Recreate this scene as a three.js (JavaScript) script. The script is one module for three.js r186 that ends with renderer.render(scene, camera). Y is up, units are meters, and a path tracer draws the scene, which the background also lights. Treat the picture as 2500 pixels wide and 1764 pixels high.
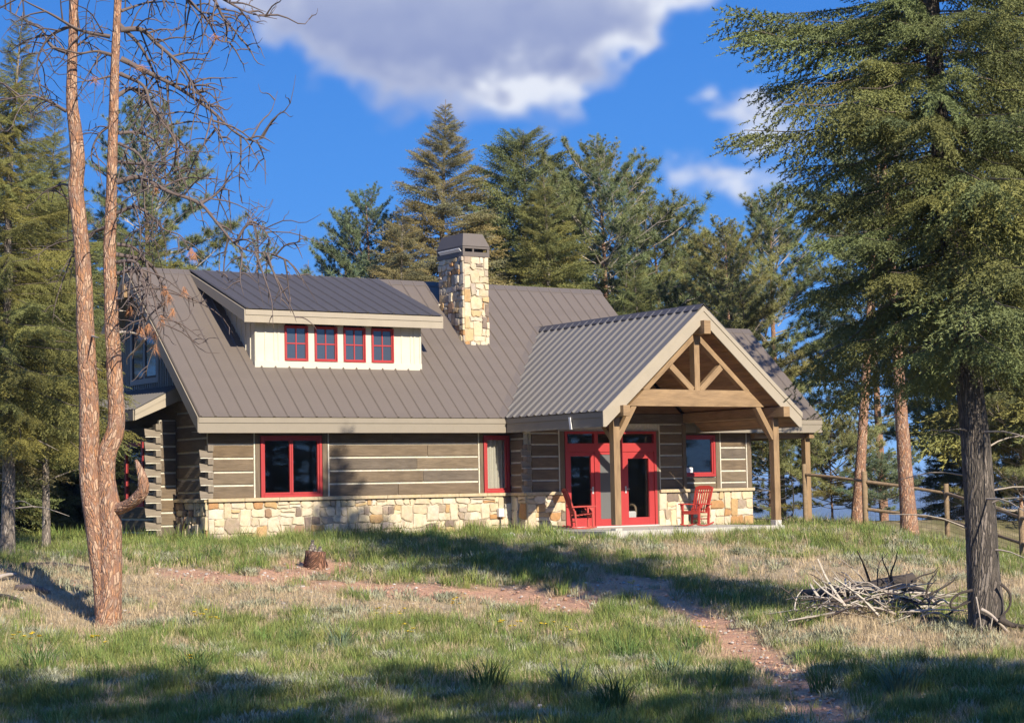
import * as THREE from 'three';
import { mergeGeometries } from 'three/addons/utils/BufferGeometryUtils.js';
import { RoundedBoxGeometry } from 'three/addons/geometries/RoundedBoxGeometry.js';
import { createNoise2D, createNoise3D } from 'simplex-noise';

// ---------- camera (x runs along the front wall, y is up, z comes out of the front wall) ----------
const scene = new THREE.Scene();
const EYE = new THREE.Vector3(-20.70521, 1.50637, 45.04496);
const FWD = new THREE.Vector3(0.5511289, 0.06521639, -0.83186763), RGT = new THREE.Vector3(0.83418194, -0.01924393, 0.55115349), UPV = new THREE.Vector3(-0.01993584, 0.99768557, 0.06500822);
const FPX = 4726.8;                                                   // focal length for a picture 2500 wide
const camera = new THREE.PerspectiveCamera(2 * Math.atan(882 / FPX) * 180 / Math.PI, 2500 / 1764, 0.5, 30000);
camera.position.copy(EYE); camera.up.copy(UPV); camera.lookAt(EYE.clone().add(FWD));

// ---------- sun, exposure ----------
const SUN_EL = 29.6 * Math.PI / 180, SUN_AZ = 4 * Math.PI / 180;
const TO_SUN = new THREE.Vector3(-Math.sin(SUN_AZ) * Math.cos(SUN_EL), Math.sin(SUN_EL), Math.cos(SUN_AZ) * Math.cos(SUN_EL));
const sun = new THREE.DirectionalLight(new THREE.Color().setRGB(1, 0.91, 0.77), 5.0);
sun.position.copy(TO_SUN).multiplyScalar(80).add(new THREE.Vector3(4, 0, 8)); sun.target.position.set(4, 0, 8);
sun.castShadow = true; sun.shadow.mapSize.set(4096, 4096); sun.shadow.radius = 0.75;
Object.assign(sun.shadow.camera, { left: -45, right: 45, top: 45, bottom: -45, near: 1, far: 220 });
scene.add(sun, sun.target);
const renderer = new THREE.WebGLRenderer({ antialias: true });
renderer.toneMapping = THREE.LinearToneMapping; renderer.toneMappingExposure = 1.4;
renderer.shadowMap.enabled = true;

// ---------- helpers ----------
function rngOf(seed) { let a = seed >>> 0; return () => { a = (a + 0x6d2b79f5) | 0; let t = Math.imul(a ^ (a >>> 15), 1 | a); t = (t + Math.imul(t ^ (t >>> 7), 61 | t)) ^ t; return ((t ^ (t >>> 14)) >>> 0) / 4294967296; }; }
const V3 = (x, y, z) => new THREE.Vector3(x, y, z), rgb = (r, g, b) => new THREE.Color().setRGB(r, g, b);
const lerp = (a, b, t) => a + (b - a) * t, clamp = (x, a = 0, b = 1) => Math.min(b, Math.max(a, x)), sstep = (a, b, x) => { const t = clamp((x - a) / (b - a)); return t * t * (3 - 2 * t); };
const n2 = createNoise2D(rngOf(11)), n2b = createNoise2D(rngOf(12)), n3 = createNoise3D(rngOf(13));
const fbm = (x, y, o = 4) => { let s = 0, a = 0.5; for (let i = 0; i < o; i++) { s += a * n2(x, y); x = x * 2.03 + 7.1; y = y * 2.03 - 3.7; a *= 0.5; } return s; };
// a sight line of the survey photograph: direction for a point of the 2500 x 1764 picture
const sight = (px, py) => FWD.clone().addScaledVector(RGT, (px - 1250) / FPX).addScaledVector(UPV, -(py - 882) / FPX);
const at = (px, py, depth) => EYE.clone().addScaledVector(sight(px, py), depth);
const depthOf = (x, z) => (x - EYE.x) * FWD.x + (z - EYE.z) * FWD.z;
const sideOf = (x, z) => (x - EYE.x) * RGT.x + (z - EYE.z) * RGT.z;

const used = new Map();
function numbered(name) { const n = used.get(name) ?? 0; used.set(name, n + 1); return n ? name + '_' + String(n).padStart(3, '0') : name; }
function shade(o) { o.traverse((m) => { if (m.isMesh) { m.castShadow = true; m.receiveShadow = true; } }); return o; }
function thing(name, label, category, group, pos) { const o = new THREE.Group(); o.name = numbered(name); o.userData = { label, category }; if (group) o.userData.group = group; if (pos) o.position.copy(pos); scene.add(o); return o; }
function tag(o, label, category, group) { o.userData.label = label; o.userData.category = category; if (group) o.userData.group = group; return o; }
function structure(o, name) { o.name = numbered(name); o.userData.kind = 'structure'; scene.add(o); return o; }
function part(parent, name, geo, mat, label) { const m = new THREE.Mesh(Array.isArray(geo) ? join(geo) : geo, mat); m.name = name; if (label) m.userData.label = label; m.castShadow = m.receiveShadow = true; parent.add(m); return m; }
function solo(name, geo, mat, label, category, group) { const m = new THREE.Mesh(Array.isArray(geo) ? join(geo) : geo, mat); m.name = numbered(name); m.castShadow = m.receiveShadow = true; scene.add(m); return tag(m, label, category, group); }
function join(list) { const l = list.map((g) => { const q = g.index ? g.toNonIndexed() : g; for (const k of Object.keys(q.attributes)) if (!['position', 'normal', 'uv'].includes(k)) q.deleteAttribute(k); return q; }); return l.length === 1 ? l[0] : mergeGeometries(l); }
function metricUV(g, swap = false) {                                   // uv in metres, the grain (u) along the longest side
  g = g.index ? g.toNonIndexed() : g; g.computeBoundingBox(); const s = g.boundingBox.getSize(V3()), p = g.attributes.position, n = g.attributes.normal, uv = new Float32Array(p.count * 2);
  const long = s.x >= s.y && s.x >= s.z ? 0 : s.y >= s.z ? 1 : 2, off = (s.x * 3.1 + s.y * 7.7 + g.boundingBox.min.x * 1.7 + g.boundingBox.min.y * 2.9 + g.boundingBox.min.z * 0.9) % 5;
  for (let t = 0; t < p.count; t += 3) {
    let nx = 0, ny = 0, nz = 0; for (let k = 0; k < 3; k++) { nx += n.getX(t + k); ny += n.getY(t + k); nz += n.getZ(t + k); }
    const a = Math.abs(nx), b = Math.abs(ny), c = Math.abs(nz), face = a >= b && a >= c ? 0 : b >= c ? 1 : 2;
    let iu = face === long ? (long + 1) % 3 : long, iv = 3 - face - iu; if (face === long) iv = (long + 2) % 3;
    for (let k = 0; k < 3; k++) { const q = [p.getX(t + k), p.getY(t + k), p.getZ(t + k)]; uv[(t + k) * 2 + (swap ? 1 : 0)] = q[iu] + off; uv[(t + k) * 2 + (swap ? 0 : 1)] = q[iv] + off * 0.37; }
  }
  g.setAttribute('uv', new THREE.BufferAttribute(uv, 2)); return g;
}
function bx(x0, x1, y0, y1, z0, z1, r = 0) {
  const w = x1 - x0, h = y1 - y0, d = z1 - z0, g = r ? new RoundedBoxGeometry(w, h, d, 1, Math.min(r, w * 0.45, h * 0.45, d * 0.45)) : new THREE.BoxGeometry(w, h, d);
  return metricUV(g.translate((x0 + x1) / 2, (y0 + y1) / 2, (z0 + z1) / 2));
}
function slab(pts, vec) {                                              // a planar polygon pushed along vec
  const P = pts.map((p) => V3(...p)), e = V3(...vec), nrm = V3(); for (let i = 0; i < P.length; i++) { const a = P[i], b = P[(i + 1) % P.length]; nrm.x += (a.y - b.y) * (a.z + b.z); nrm.y += (a.z - b.z) * (a.x + b.x); nrm.z += (a.x - b.x) * (a.y + b.y); }
  nrm.normalize(); if (nrm.dot(e) < 0) { P.reverse(); nrm.negate(); }
  let best = 0, ux = V3(); for (let i = 0; i < P.length; i++) { const d = P[(i + 1) % P.length].clone().sub(P[i]); if (d.length() > best) { best = d.length(); ux = d.normalize(); } }
  const vy = nrm.clone().cross(ux), f2 = P.map((p) => new THREE.Vector2(p.dot(ux), p.dot(vy))), tri = THREE.ShapeUtils.triangulateShape(f2, []), pos = [], nor = [], uv = [];
  const put = (p, n, u, v) => { pos.push(p.x, p.y, p.z); nor.push(n.x, n.y, n.z); uv.push(u, v); }, dn = nrm.clone().negate();
  for (const [a, b, c] of tri) { const pa = P[a].clone().add(e), pb = P[b].clone().add(e), pc = P[c].clone().add(e); const up = pb.clone().sub(pa).cross(pc.clone().sub(pa)).dot(nrm) > 0; for (const i of up ? [a, b, c] : [a, c, b]) put(P[i].clone().add(e), nrm, f2[i].x, f2[i].y); for (const i of up ? [a, c, b] : [a, b, c]) put(P[i], dn, f2[i].x, f2[i].y); }
  for (let i = 0; i < P.length; i++) { const a = P[i], b = P[(i + 1) % P.length], d = b.clone().sub(a), n = d.clone().cross(e).normalize(), L = d.length(), H = e.length(); if (L < 1e-6) continue; const q = [[a, 0, 0], [b, L, 0], [b.clone().add(e), L, H], [a, 0, 0], [b.clone().add(e), L, H], [a.clone().add(e), 0, H]]; for (const [p, u, v] of q) put(p, n, u, v); }
  const g = new THREE.BufferGeometry(); g.setAttribute('position', new THREE.Float32BufferAttribute(pos, 3)); g.setAttribute('normal', new THREE.Float32BufferAttribute(nor, 3)); g.setAttribute('uv', new THREE.Float32BufferAttribute(uv, 2)); return g;
}
function beam(a, b, w, h, up = V3(0, 1, 0)) {                           // a squared timber from a to b, w across and h deep
  const d = b.clone().sub(a), L = d.length(); d.normalize(); const s = d.clone().cross(up).normalize(), u = s.clone().cross(d), g = metricUV(new RoundedBoxGeometry(L, h, w, 1, Math.min(w, h) * 0.06));
  return g.applyMatrix4(new THREE.Matrix4().makeBasis(d, u, s).setPosition(a.clone().add(b).multiplyScalar(0.5)));
}
function tube(pts, rad, sides = 6, cap = true, rough = 0, seed = 1) {    // tapered limb: rad is a number, a list or a function of 0..1
  const P = pts.map((p) => p.isVector3 ? p : V3(...p)), n = P.length, pos = [], uv = [], idx = []; let side = null, len = 0;
  for (let i = 0; i < n; i++) {
    const d = P[Math.min(i + 1, n - 1)].clone().sub(P[Math.max(i - 1, 0)]).normalize(); if (!side) side = Math.abs(d.y) < 0.9 ? V3(0, 1, 0).cross(d).normalize() : V3(1, 0, 0).cross(d).normalize(); side.addScaledVector(d, -side.dot(d)).normalize();
    const o = d.clone().cross(side), t = i / (n - 1), R = typeof rad === 'function' ? rad(t) : Array.isArray(rad) ? rad[i] : rad; if (i) len += P[i].distanceTo(P[i - 1]);
    for (let k = 0; k <= sides; k++) { const a = (k % sides) / sides * Math.PI * 2, q = R * (1 + (rough ? rough * n3(Math.cos(a) * 1.4 + seed, Math.sin(a) * 1.4, len * 1.3 + seed) : 0)); pos.push(P[i].x + (side.x * Math.cos(a) + o.x * Math.sin(a)) * q, P[i].y + (side.y * Math.cos(a) + o.y * Math.sin(a)) * q, P[i].z + (side.z * Math.cos(a) + o.z * Math.sin(a)) * q); uv.push(k / sides * Math.max(0.25, Math.PI * 2 * R), len); }
  }
  const w = sides + 1; for (let i = 0; i < n - 1; i++) for (let k = 0; k < sides; k++) { const a = i * w + k, b = a + w; idx.push(a, a + 1, b, b, a + 1, b + 1); }
  if (cap) for (const [i, flip] of [[0, true], [n - 1, false]]) { const c = pos.length / 3; pos.push(P[i].x, P[i].y, P[i].z); uv.push(0, 0); for (let k = 0; k < sides; k++) flip ? idx.push(c, i * w + k + 1, i * w + k) : idx.push(c, i * w + k, i * w + k + 1); }
  const g = new THREE.BufferGeometry(); g.setAttribute('position', new THREE.Float32BufferAttribute(pos, 3)); g.setAttribute('uv', new THREE.Float32BufferAttribute(uv, 2)); g.setIndex(idx); g.computeVertexNormals(); return g.toNonIndexed();
}
const curve = (pts, n) => new THREE.CatmullRomCurve3(pts.map((p) => p.isVector3 ? p : V3(...p)), false, 'centripetal').getPoints(n);
function tex(w, h, f, srgb = true, rx = 1, ry = 1) {                    // f(u, v) -> [r, g, b] 0..1 linear or a number
  const d = new Uint8Array(w * h * 4), enc = (x) => { x = clamp(x); return Math.round(255 * (srgb ? (x <= 0.0031308 ? x * 12.92 : 1.055 * Math.pow(x, 1 / 2.4) - 0.055) : x)); };
  for (let y = 0; y < h; y++) for (let x = 0; x < w; x++) { let c = f(x / w, y / h); if (typeof c === 'number') c = [c, c, c]; const o = (y * w + x) * 4; d[o] = enc(c[0]); d[o + 1] = enc(c[1]); d[o + 2] = enc(c[2]); d[o + 3] = 255; }
  const t = new THREE.DataTexture(d, w, h); t.wrapS = t.wrapT = THREE.RepeatWrapping; t.magFilter = THREE.LinearFilter; t.minFilter = THREE.LinearMipmapLinearFilter; t.generateMipmaps = true; if (srgb) t.colorSpace = THREE.SRGBColorSpace; t.repeat.set(rx, ry); t.needsUpdate = true; return t;
}
// tileable noise: sampled on a torus folded into 3-D
const tn = (u, v, fu, fv, s = 0) => { const a = u * Math.PI * 2, b = v * Math.PI * 2, ru = fu / 6.283, rv = fv / 6.283; return 0.5 * n3(Math.cos(a) * ru + s, Math.sin(a) * ru, Math.cos(b) * rv + s * 1.7) + 0.5 * n3(Math.sin(a) * ru - s, Math.sin(b) * rv + 4 + s, Math.cos(b) * rv + Math.cos(a) * ru); };
// ---------- materials ----------
const std = (o) => new THREE.MeshStandardMaterial(o);
const texWood = tex(512, 256, (u, v) => { const g = 0.5 + 0.5 * tn(u, v, 5, 60, 1), f = 0.5 + 0.5 * tn(u, v, 14, 130, 2), k = tn(u, v, 3, 7, 3); const x = 0.62 + 0.32 * g - 0.16 * f + 0.16 * k; return [x, x * (0.97 + 0.03 * g), x * (0.93 + 0.06 * g)]; });
const texWoodB = tex(512, 256, (u, v) => 0.5 + 0.35 * tn(u, v, 5, 70, 1) + 0.25 * tn(u, v, 16, 150, 2), false);
for (const t of [texWood, texWoodB]) t.repeat.set(0.5, 1);
const texGrit = tex(512, 512, (u, v) => { const x = 0.86 + 0.12 * tn(u, v, 9, 9, 5) + 0.1 * tn(u, v, 40, 40, 6) + 0.06 * tn(u, v, 120, 120, 7); return [x, x * (0.985 + 0.04 * tn(u, v, 7, 7, 9)), x * (0.96 + 0.09 * tn(u, v, 6, 6, 8))]; });
const texGritB = tex(512, 512, (u, v) => 0.5 + 0.25 * tn(u, v, 10, 10, 5) + 0.2 * tn(u, v, 40, 40, 6) + 0.12 * tn(u, v, 110, 110, 7), false);
const texMetal = tex(512, 512, (u, v) => { const x = 0.95 + 0.05 * tn(u, v, 4, 3, 15) + 0.03 * tn(u, v, 40, 14, 16) + 0.02 * tn(u, v, 150, 150, 18); return [x, x, x]; });
texMetal.repeat.set(0.6, 0.6);
function barkTex(seed, cols, fis, sx, sy) {                             // plates split by fissures
  const cells = [], r = rngOf(seed), N = 150; for (let i = 0; i < N; i++) cells.push([r(), r(), r()]);
  const at2 = (u, v) => { let a = 9, b = 9, id = 0; u += 0.02 * tn(u, v, 12, 12, seed); v += 0.03 * tn(u, v, 9, 9, seed + 3); for (let i = 0; i < N; i++) { let dx = Math.abs(u - cells[i][0]), dy = Math.abs(v - cells[i][1]); if (dx > 0.5) dx = 1 - dx; if (dy > 0.5) dy = 1 - dy; const d = Math.hypot(dx * sx, dy * sy); if (d < a) { b = a; a = d; id = i; } else if (d < b) b = d; } return [b - a, cells[id][2]]; };
  const W = 256, H = 512, buf = []; for (let y = 0; y < H; y++) for (let x = 0; x < W; x++) buf.push(at2(x / W, y / H));
  const get = (u, v) => buf[Math.min(H - 1, Math.floor(v * H)) * W + Math.min(W - 1, Math.floor(u * W))];
  const map = tex(W, H, (u, v) => { const [e, id] = get(u, v), f = sstep(0.0, 0.022, e), c = cols[Math.floor(id * cols.length)], k = 0.85 + 0.3 * tn(u, v, 30, 60, seed + 5) + 0.2 * tn(u, v, 8, 8, seed + 6); return [0, 1, 2].map((i) => lerp(fis[i], c[i] * k, f)); });
  const bump = tex(W, H, (u, v) => { const [e, id] = get(u, v); return 0.15 + 0.6 * sstep(0, 0.035, e) + 0.2 * id + 0.12 * tn(u, v, 30, 50, seed + 5); }, false);
  return [map, bump];
}
const [bkP, bkPb] = barkTex(21, [[0.54, 0.29, 0.16], [0.46, 0.23, 0.12], [0.58, 0.36, 0.22], [0.42, 0.22, 0.13], [0.62, 0.41, 0.27], [0.52, 0.26, 0.13], [0.42, 0.28, 0.2]], [0.27, 0.15, 0.1], 1, 0.6);
const [bkF, bkFb] = barkTex(22, [[0.15, 0.125, 0.1], [0.19, 0.155, 0.125], [0.12, 0.1, 0.08], [0.24, 0.2, 0.165]], [0.05, 0.042, 0.036], 1.4, 0.42);
const [bkG, bkGb] = barkTex(23, [[0.4, 0.33, 0.26], [0.47, 0.4, 0.33], [0.34, 0.27, 0.21]], [0.12, 0.1, 0.08], 1.2, 0.5);
for (const t of [bkP, bkPb]) t.repeat.set(1.6, 0.85); for (const t of [bkF, bkFb, bkG, bkGb]) t.repeat.set(1.3, 0.6);
const texGround = tex(1024, 1024, (u, v) => { const a = tn(u, v, 60, 60, 31), b = tn(u, v, 190, 190, 32), c = tn(u, v, 14, 14, 33), l = tn(u, v, 30, 160, 34); const x = 0.78 + 0.22 * a + 0.3 * b + 0.12 * c + 0.12 * l; return [x, x * (0.98 + 0.06 * c), x * (0.95 + 0.08 * a)]; });
const texGroundB = tex(1024, 1024, (u, v) => 0.5 + 0.2 * tn(u, v, 60, 60, 31) + 0.3 * tn(u, v, 190, 190, 32) + 0.15 * tn(u, v, 16, 16, 33), false);
for (const t of [texGround, texGroundB]) t.repeat.set(1 / 3.7, 1 / 3.7);

const wood = (r, g, b, rough = 0.8, bump = 0.004) => std({ color: rgb(r, g, b), map: texWood, bumpMap: texWoodB, bumpScale: bump, roughness: rough });
const M = {
  logs: [[0.245, 0.18, 0.115], [0.205, 0.155, 0.105], [0.265, 0.2, 0.13], [0.175, 0.138, 0.1], [0.24, 0.168, 0.098], [0.2, 0.16, 0.12]].map((c) => wood(...c, 0.88, 0.008)),
  logEnd: wood(0.36, 0.3, 0.23, 0.9, 0.006), chink: std({ color: rgb(0.74, 0.69, 0.56), map: texGrit, bumpMap: texGritB, bumpScale: 0.003, roughness: 0.95 }),
  woodTrim: wood(0.23, 0.17, 0.11), timber: wood(0.43, 0.28, 0.145, 0.7, 0.002), ceiling: [wood(0.34, 0.19, 0.085, 0.65), wood(0.38, 0.215, 0.1, 0.65), wood(0.3, 0.165, 0.075, 0.65)],
  trim: std({ color: rgb(0.4, 0.34, 0.25), map: texMetal, roughness: 0.62 }), trimMain: std({ color: rgb(0.3, 0.255, 0.19), map: texMetal, roughness: 0.62 }), siding: std({ color: rgb(0.66, 0.61, 0.48), map: texMetal, roughness: 0.75 }),
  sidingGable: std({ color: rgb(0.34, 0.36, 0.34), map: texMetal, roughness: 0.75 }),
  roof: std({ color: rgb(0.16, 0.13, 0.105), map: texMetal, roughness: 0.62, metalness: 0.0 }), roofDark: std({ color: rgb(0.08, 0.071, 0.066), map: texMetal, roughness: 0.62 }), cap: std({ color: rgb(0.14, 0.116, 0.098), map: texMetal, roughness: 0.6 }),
  roofPorch: std({ color: rgb(0.165, 0.15, 0.13), map: texMetal, roughness: 0.45 }),
  red: std({ color: rgb(0.43, 0.04, 0.038), map: texMetal, roughness: 0.5 }), chair: std({ color: rgb(0.46, 0.05, 0.035), map: texMetal, roughness: 0.5 }),
  mortar: std({ color: rgb(0.52, 0.45, 0.34), map: texGrit, bumpMap: texGritB, bumpScale: 0.004, roughness: 0.97 }), ledge: std({ color: rgb(0.6, 0.48, 0.3), map: texGrit, bumpMap: texGritB, bumpScale: 0.006, roughness: 0.9 }),
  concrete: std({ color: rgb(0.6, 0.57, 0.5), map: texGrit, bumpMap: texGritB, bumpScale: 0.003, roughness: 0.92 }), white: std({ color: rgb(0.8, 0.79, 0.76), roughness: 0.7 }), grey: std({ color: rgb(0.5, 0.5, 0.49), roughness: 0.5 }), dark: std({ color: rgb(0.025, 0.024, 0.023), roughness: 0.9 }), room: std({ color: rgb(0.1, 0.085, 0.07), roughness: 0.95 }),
  curtain: std({ color: rgb(0.42, 0.4, 0.32), roughness: 0.95 }), iron: std({ color: rgb(0.07, 0.065, 0.06), roughness: 0.6, metalness: 0.3 }), wire: std({ color: rgb(0.16, 0.15, 0.14), roughness: 0.5, metalness: 0.6 }),
  glass: new THREE.MeshPhysicalMaterial({ color: 0xffffff, transmission: 1, thickness: 0, roughness: 0.02, ior: 1.52 }), screen: std({ color: rgb(0.12, 0.12, 0.115), roughness: 0.8 }),
  glassDormer: new THREE.MeshPhysicalMaterial({ color: rgb(0.055, 0.066, 0.085), roughness: 0.08, ior: 1.9 }),
  stones: [[0.72, 0.61, 0.43], [0.68, 0.58, 0.43], [0.63, 0.52, 0.35], [0.74, 0.66, 0.51], [0.55, 0.36, 0.17], [0.5, 0.28, 0.12], [0.35, 0.22, 0.14], [0.26, 0.2, 0.155], [0.42, 0.33, 0.24], [0.64, 0.47, 0.25], [0.5, 0.42, 0.32], [0.7, 0.58, 0.38]].map((c) => std({ color: rgb(...c), map: texGrit, bumpMap: texGritB, bumpScale: 0.012, roughness: 0.92 })),
  barkPine: std({ map: bkP, bumpMap: bkPb, bumpScale: 0.03, roughness: 0.95 }), barkFir: std({ map: bkF, bumpMap: bkFb, bumpScale: 0.03, roughness: 0.95 }), barkGrey: std({ map: bkG, bumpMap: bkGb, bumpScale: 0.02, roughness: 0.95 }),
  paleWood: std({ color: rgb(0.62, 0.55, 0.46), map: texGrit, roughness: 0.9 }), deadWood: std({ color: rgb(0.17, 0.13, 0.115), map: texGrit, roughness: 0.95 }), silverWood: std({ color: rgb(0.5, 0.43, 0.36), map: texGrit, roughness: 0.9 }), charWood: std({ color: rgb(0.085, 0.068, 0.056), map: texGrit, bumpMap: texGritB, bumpScale: 0.01, roughness: 0.95 }), limb: std({ color: rgb(0.2, 0.16, 0.125), map: texGrit, roughness: 0.95 }),
  deadNeedle: std({ color: rgb(0.52, 0.25, 0.12), roughness: 0.9, side: THREE.DoubleSide }),
  fence: wood(0.4, 0.28, 0.16, 0.85), rock: std({ color: rgb(0.72, 0.69, 0.63), map: texGrit, bumpMap: texGritB, bumpScale: 0.02, roughness: 0.9 }),
  needle: (r, g, b) => std({ color: rgb(r, g, b), roughness: 0.75, side: THREE.DoubleSide }),
};
// ---------- sky: clear air and clouds, on a sphere of directions ----------
{
  const W = 3072, H = 1536, data = new Float32Array(W * H * 4), c3 = createNoise3D(rngOf(77)), K = 0.79;
  const noise = (x, y, z, k, o) => { let s = 0, a = 0.5; for (let i = 0; i < o; i++) { s += a * c3(x * k, y * k * 1.4, z * k); k *= 2.1; a *= 0.53; } return s; };
  // the large cloud has a ragged underside; the others are drifts of small cumulus round the sky
  const edge = [[430, -160], [540, -40], [600, 60], [650, 95], [700, 75], [760, 160], [850, 225], [940, 268], [1030, 246], [1120, 262], [1250, 268], [1350, 285], [1425, 262], [1455, 205], [1560, 160], [1590, 90], [1660, 45], [1740, -10], [1850, -160], [1900, -300]];
  const edgeY = (x) => { if (x < 430 || x > 1900) return -9e3; let i = 0; while (i < edge.length - 2 && edge[i + 1][0] < x) i++; const t = (x - edge[i][0]) / (edge[i + 1][0] - edge[i][0]); return lerp(edge[i][1], edge[i + 1][1], t); };
  const puffs = [[1310, 225, 150, 55, 0.8], [1400, 205, 70, 66, 0.6], [1230, 222, 90, 24, 0.6], [1550, 108, 50, 64, 0.8], [1670, 15, 90, 46, 0.8], [1590, -40, 160, 60, 0.5], [640, 100, 50, 36, 0.25], [1000, -150, 700, 130, 0.75], [560, 0, 60, 60, 0.35]], small = [[1765, 420, 130, 50, 0.6], [1840, 275, 120, 42, 0.75], [1820, 470, 90, 40, 0.5], [1690, 400, 70, 30, 0.35], [515, 657, 46, 12, 0.8], [735, 542, 20, 8, 0.25], [1900, 330, 90, 50, 0.6]];
  const far = [], rr = rngOf(5); for (let i = 0; i < 9; i++) { const az = rr() * 6.283 - Math.PI, el = 0.14 + rr() * 0.8; if (Math.abs(Math.atan2(Math.sin(az - 0.585), Math.cos(az - 0.585))) < 0.62) continue; for (let k = 0; k < 3; k++) far.push([az + (rr() - 0.5) * 0.25, el + (rr() - 0.5) * 0.07, 0.06 + rr() * 0.12, 0.025 + rr() * 0.04, 0.8 + rr() * 0.2]); }
  for (let row = 0; row < H; row++) {
    const el = (row + 0.5) / H * Math.PI - Math.PI / 2, y = Math.sin(el), ce = Math.cos(el), rowFar = far.filter((c) => Math.abs(el - c[1]) < c[3] * 2.6 + 0.02);
    for (let col = 0; col < W; col++) {
      const az = (col + 0.5) / W * Math.PI * 2 - Math.PI + Math.PI / 2, x = Math.sin(az) * ce, z = -Math.cos(az) * ce, o = (row * W + col) * 4;
      if (y <= -0.01) { data[o] = 0.25; data[o + 1] = 0.3; data[o + 2] = 0.38; data[o + 3] = 1; continue; }
      const t = Math.pow(clamp(1 - Math.max(y, 0) / 0.62), 2.2), cs = x * TO_SUN.x + y * TO_SUN.y + z * TO_SUN.z, glow = cs > 0 ? Math.pow(cs, 40) * 0.7 + Math.pow(cs, 3) * 0.03 : 0, pale = Math.pow(clamp(1 - y / 0.15), 2) * 0.7;
      let r = lerp(0.02, 0.13, t) + glow, g = lerp(0.14, 0.41, t) + glow * 0.95, b = lerp(0.56, 0.95, t) + glow * 0.85; r = lerp(r, 0.36, pale); g = lerp(g, 0.6, pale); b = lerp(b, 0.95, pale);
      const fw = x * FWD.x + y * FWD.y + z * FWD.z; let cov = 0, e = 0.8;
      if (fw > 0.75) {
        let px = 1250 + FPX * (x * RGT.x + y * RGT.y + z * RGT.z) / fw, py = 882 - FPX * (x * UPV.x + y * UPV.y + z * UPV.z) / fw;
        if (py < 760 && py > -1500 && px > 200 && px < 2150) {
          const w1 = noise(x, y, z, 22, 3), w2 = noise(x + 5, y, z, 22, 3), s = noise(x, y, z + 3, 30, 5); px += 75 * w1 + 26 * s; py += 62 * w2 + 34 * s;
          const dens = clamp((edgeY(px) - py) / 120 + 0.5) * sstep(-1000, -600, py); cov = sstep(0.08, 0.92, dens + 0.2 * s); e = 0.06 + 0.06 * w2 + 0.1 * s + 0.22 * (1 - sstep(0.2, 1.2, (edgeY(px) - py) / 110)); for (const [a, c, u, v, k] of puffs) { const q = ((px - a) / u) ** 2 + ((py - c) / v) ** 2; if (q < 6) e += k * Math.exp(-q) * (0.8 + 0.35 * s); }
          let f = 0; for (const [a, c, u, v, k] of small) { const q = ((px - a) / u) ** 2 + ((py - c) / v) ** 2; if (q < 6) f = Math.max(f, k * Math.exp(-q * 0.9)); } if (f > 0.01) { const c2 = sstep(0.1, 0.75, f + 0.5 * s * f + 0.12 * s) * 0.85; if (c2 > cov) { cov = c2; e = 0.75 + 0.5 * s; } }
        }
      }
      for (const c of rowFar) { const da = Math.atan2(Math.sin(az - c[0]), Math.cos(az - c[0])), q = (da * ce / c[2]) ** 2 + ((el - c[1]) / c[3]) ** 2; if (q < 5) { const s = noise(x, y, z, 26, 4), k = sstep(0.25, 0.75, c[4] * Math.exp(-q) + 0.25 * s); if (k > cov) { cov = k; e = 0.6 + 0.5 * s; } } }
      if (cov > 0) { e = clamp(e); r = lerp(r, lerp(0.25, 0.72, e), cov); g = lerp(g, lerp(0.31, 0.76, e), cov); b = lerp(b, lerp(0.54, 0.86, e), cov); }
      data[o] = r * K; data[o + 1] = g * K; data[o + 2] = b * K; data[o + 3] = 1;
    }
  }
  const sky = new THREE.DataTexture(data, W, H, THREE.RGBAFormat, THREE.FloatType); sky.mapping = THREE.EquirectangularReflectionMapping; sky.magFilter = sky.minFilter = THREE.LinearFilter; sky.needsUpdate = true;
  scene.background = sky; scene.environment = sky;
}
// ---------- ground ----------
const surveyed = [];                                                     // places whose level the photograph gives away
function groundY(x, z) {
  let y = rawGroundY(x, z), w = 0, s = 0; for (const [p, d, R] of surveyed) { const q = ((x - p.x) ** 2 + (z - p.z) ** 2) / (R * R); if (q < 7) { const k = Math.exp(-q); w += k; s += k * d; } } return y + s / Math.max(1, w);
}
function rawGroundY(x, z) {
  const d = depthOf(x, z), s = sideOf(x, z), t = clamp((23 - z) / 21), S = t * t * (3 - 2 * t);
  let y = -1.0 + 1.2 * S; y += 0.1 * n2(x * 0.11, z * 0.11) * sstep(3, 8, Math.abs(z) + Math.max(0, x - 16) * 0.3) + 0.035 * n2b(x * 0.5, z * 0.5) * sstep(1.5, 5, z);
  y -= 0.135 * Math.max(0, Math.min(x, 26) - 14.5) * sstep(-2, 4, z);
  const d0 = 64 + 12 * sstep(-2, -16, s), drop = Math.max(0, d - d0); y -= 0.28 * drop * sstep(0, 12, drop); y = Math.max(y, -150 - 20 * n2(x * 0.0012, z * 0.0012));
  return y;
}
const survey = (px, py, depth, R) => { const q = sight(px, py), p = EYE.clone().addScaledVector(q, depth / (q.x * FWD.x + q.z * FWD.z) * (FWD.x * FWD.x + FWD.z * FWD.z)); surveyed.push([p, p.y - rawGroundY(p.x, p.z), R]); return p; };
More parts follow.
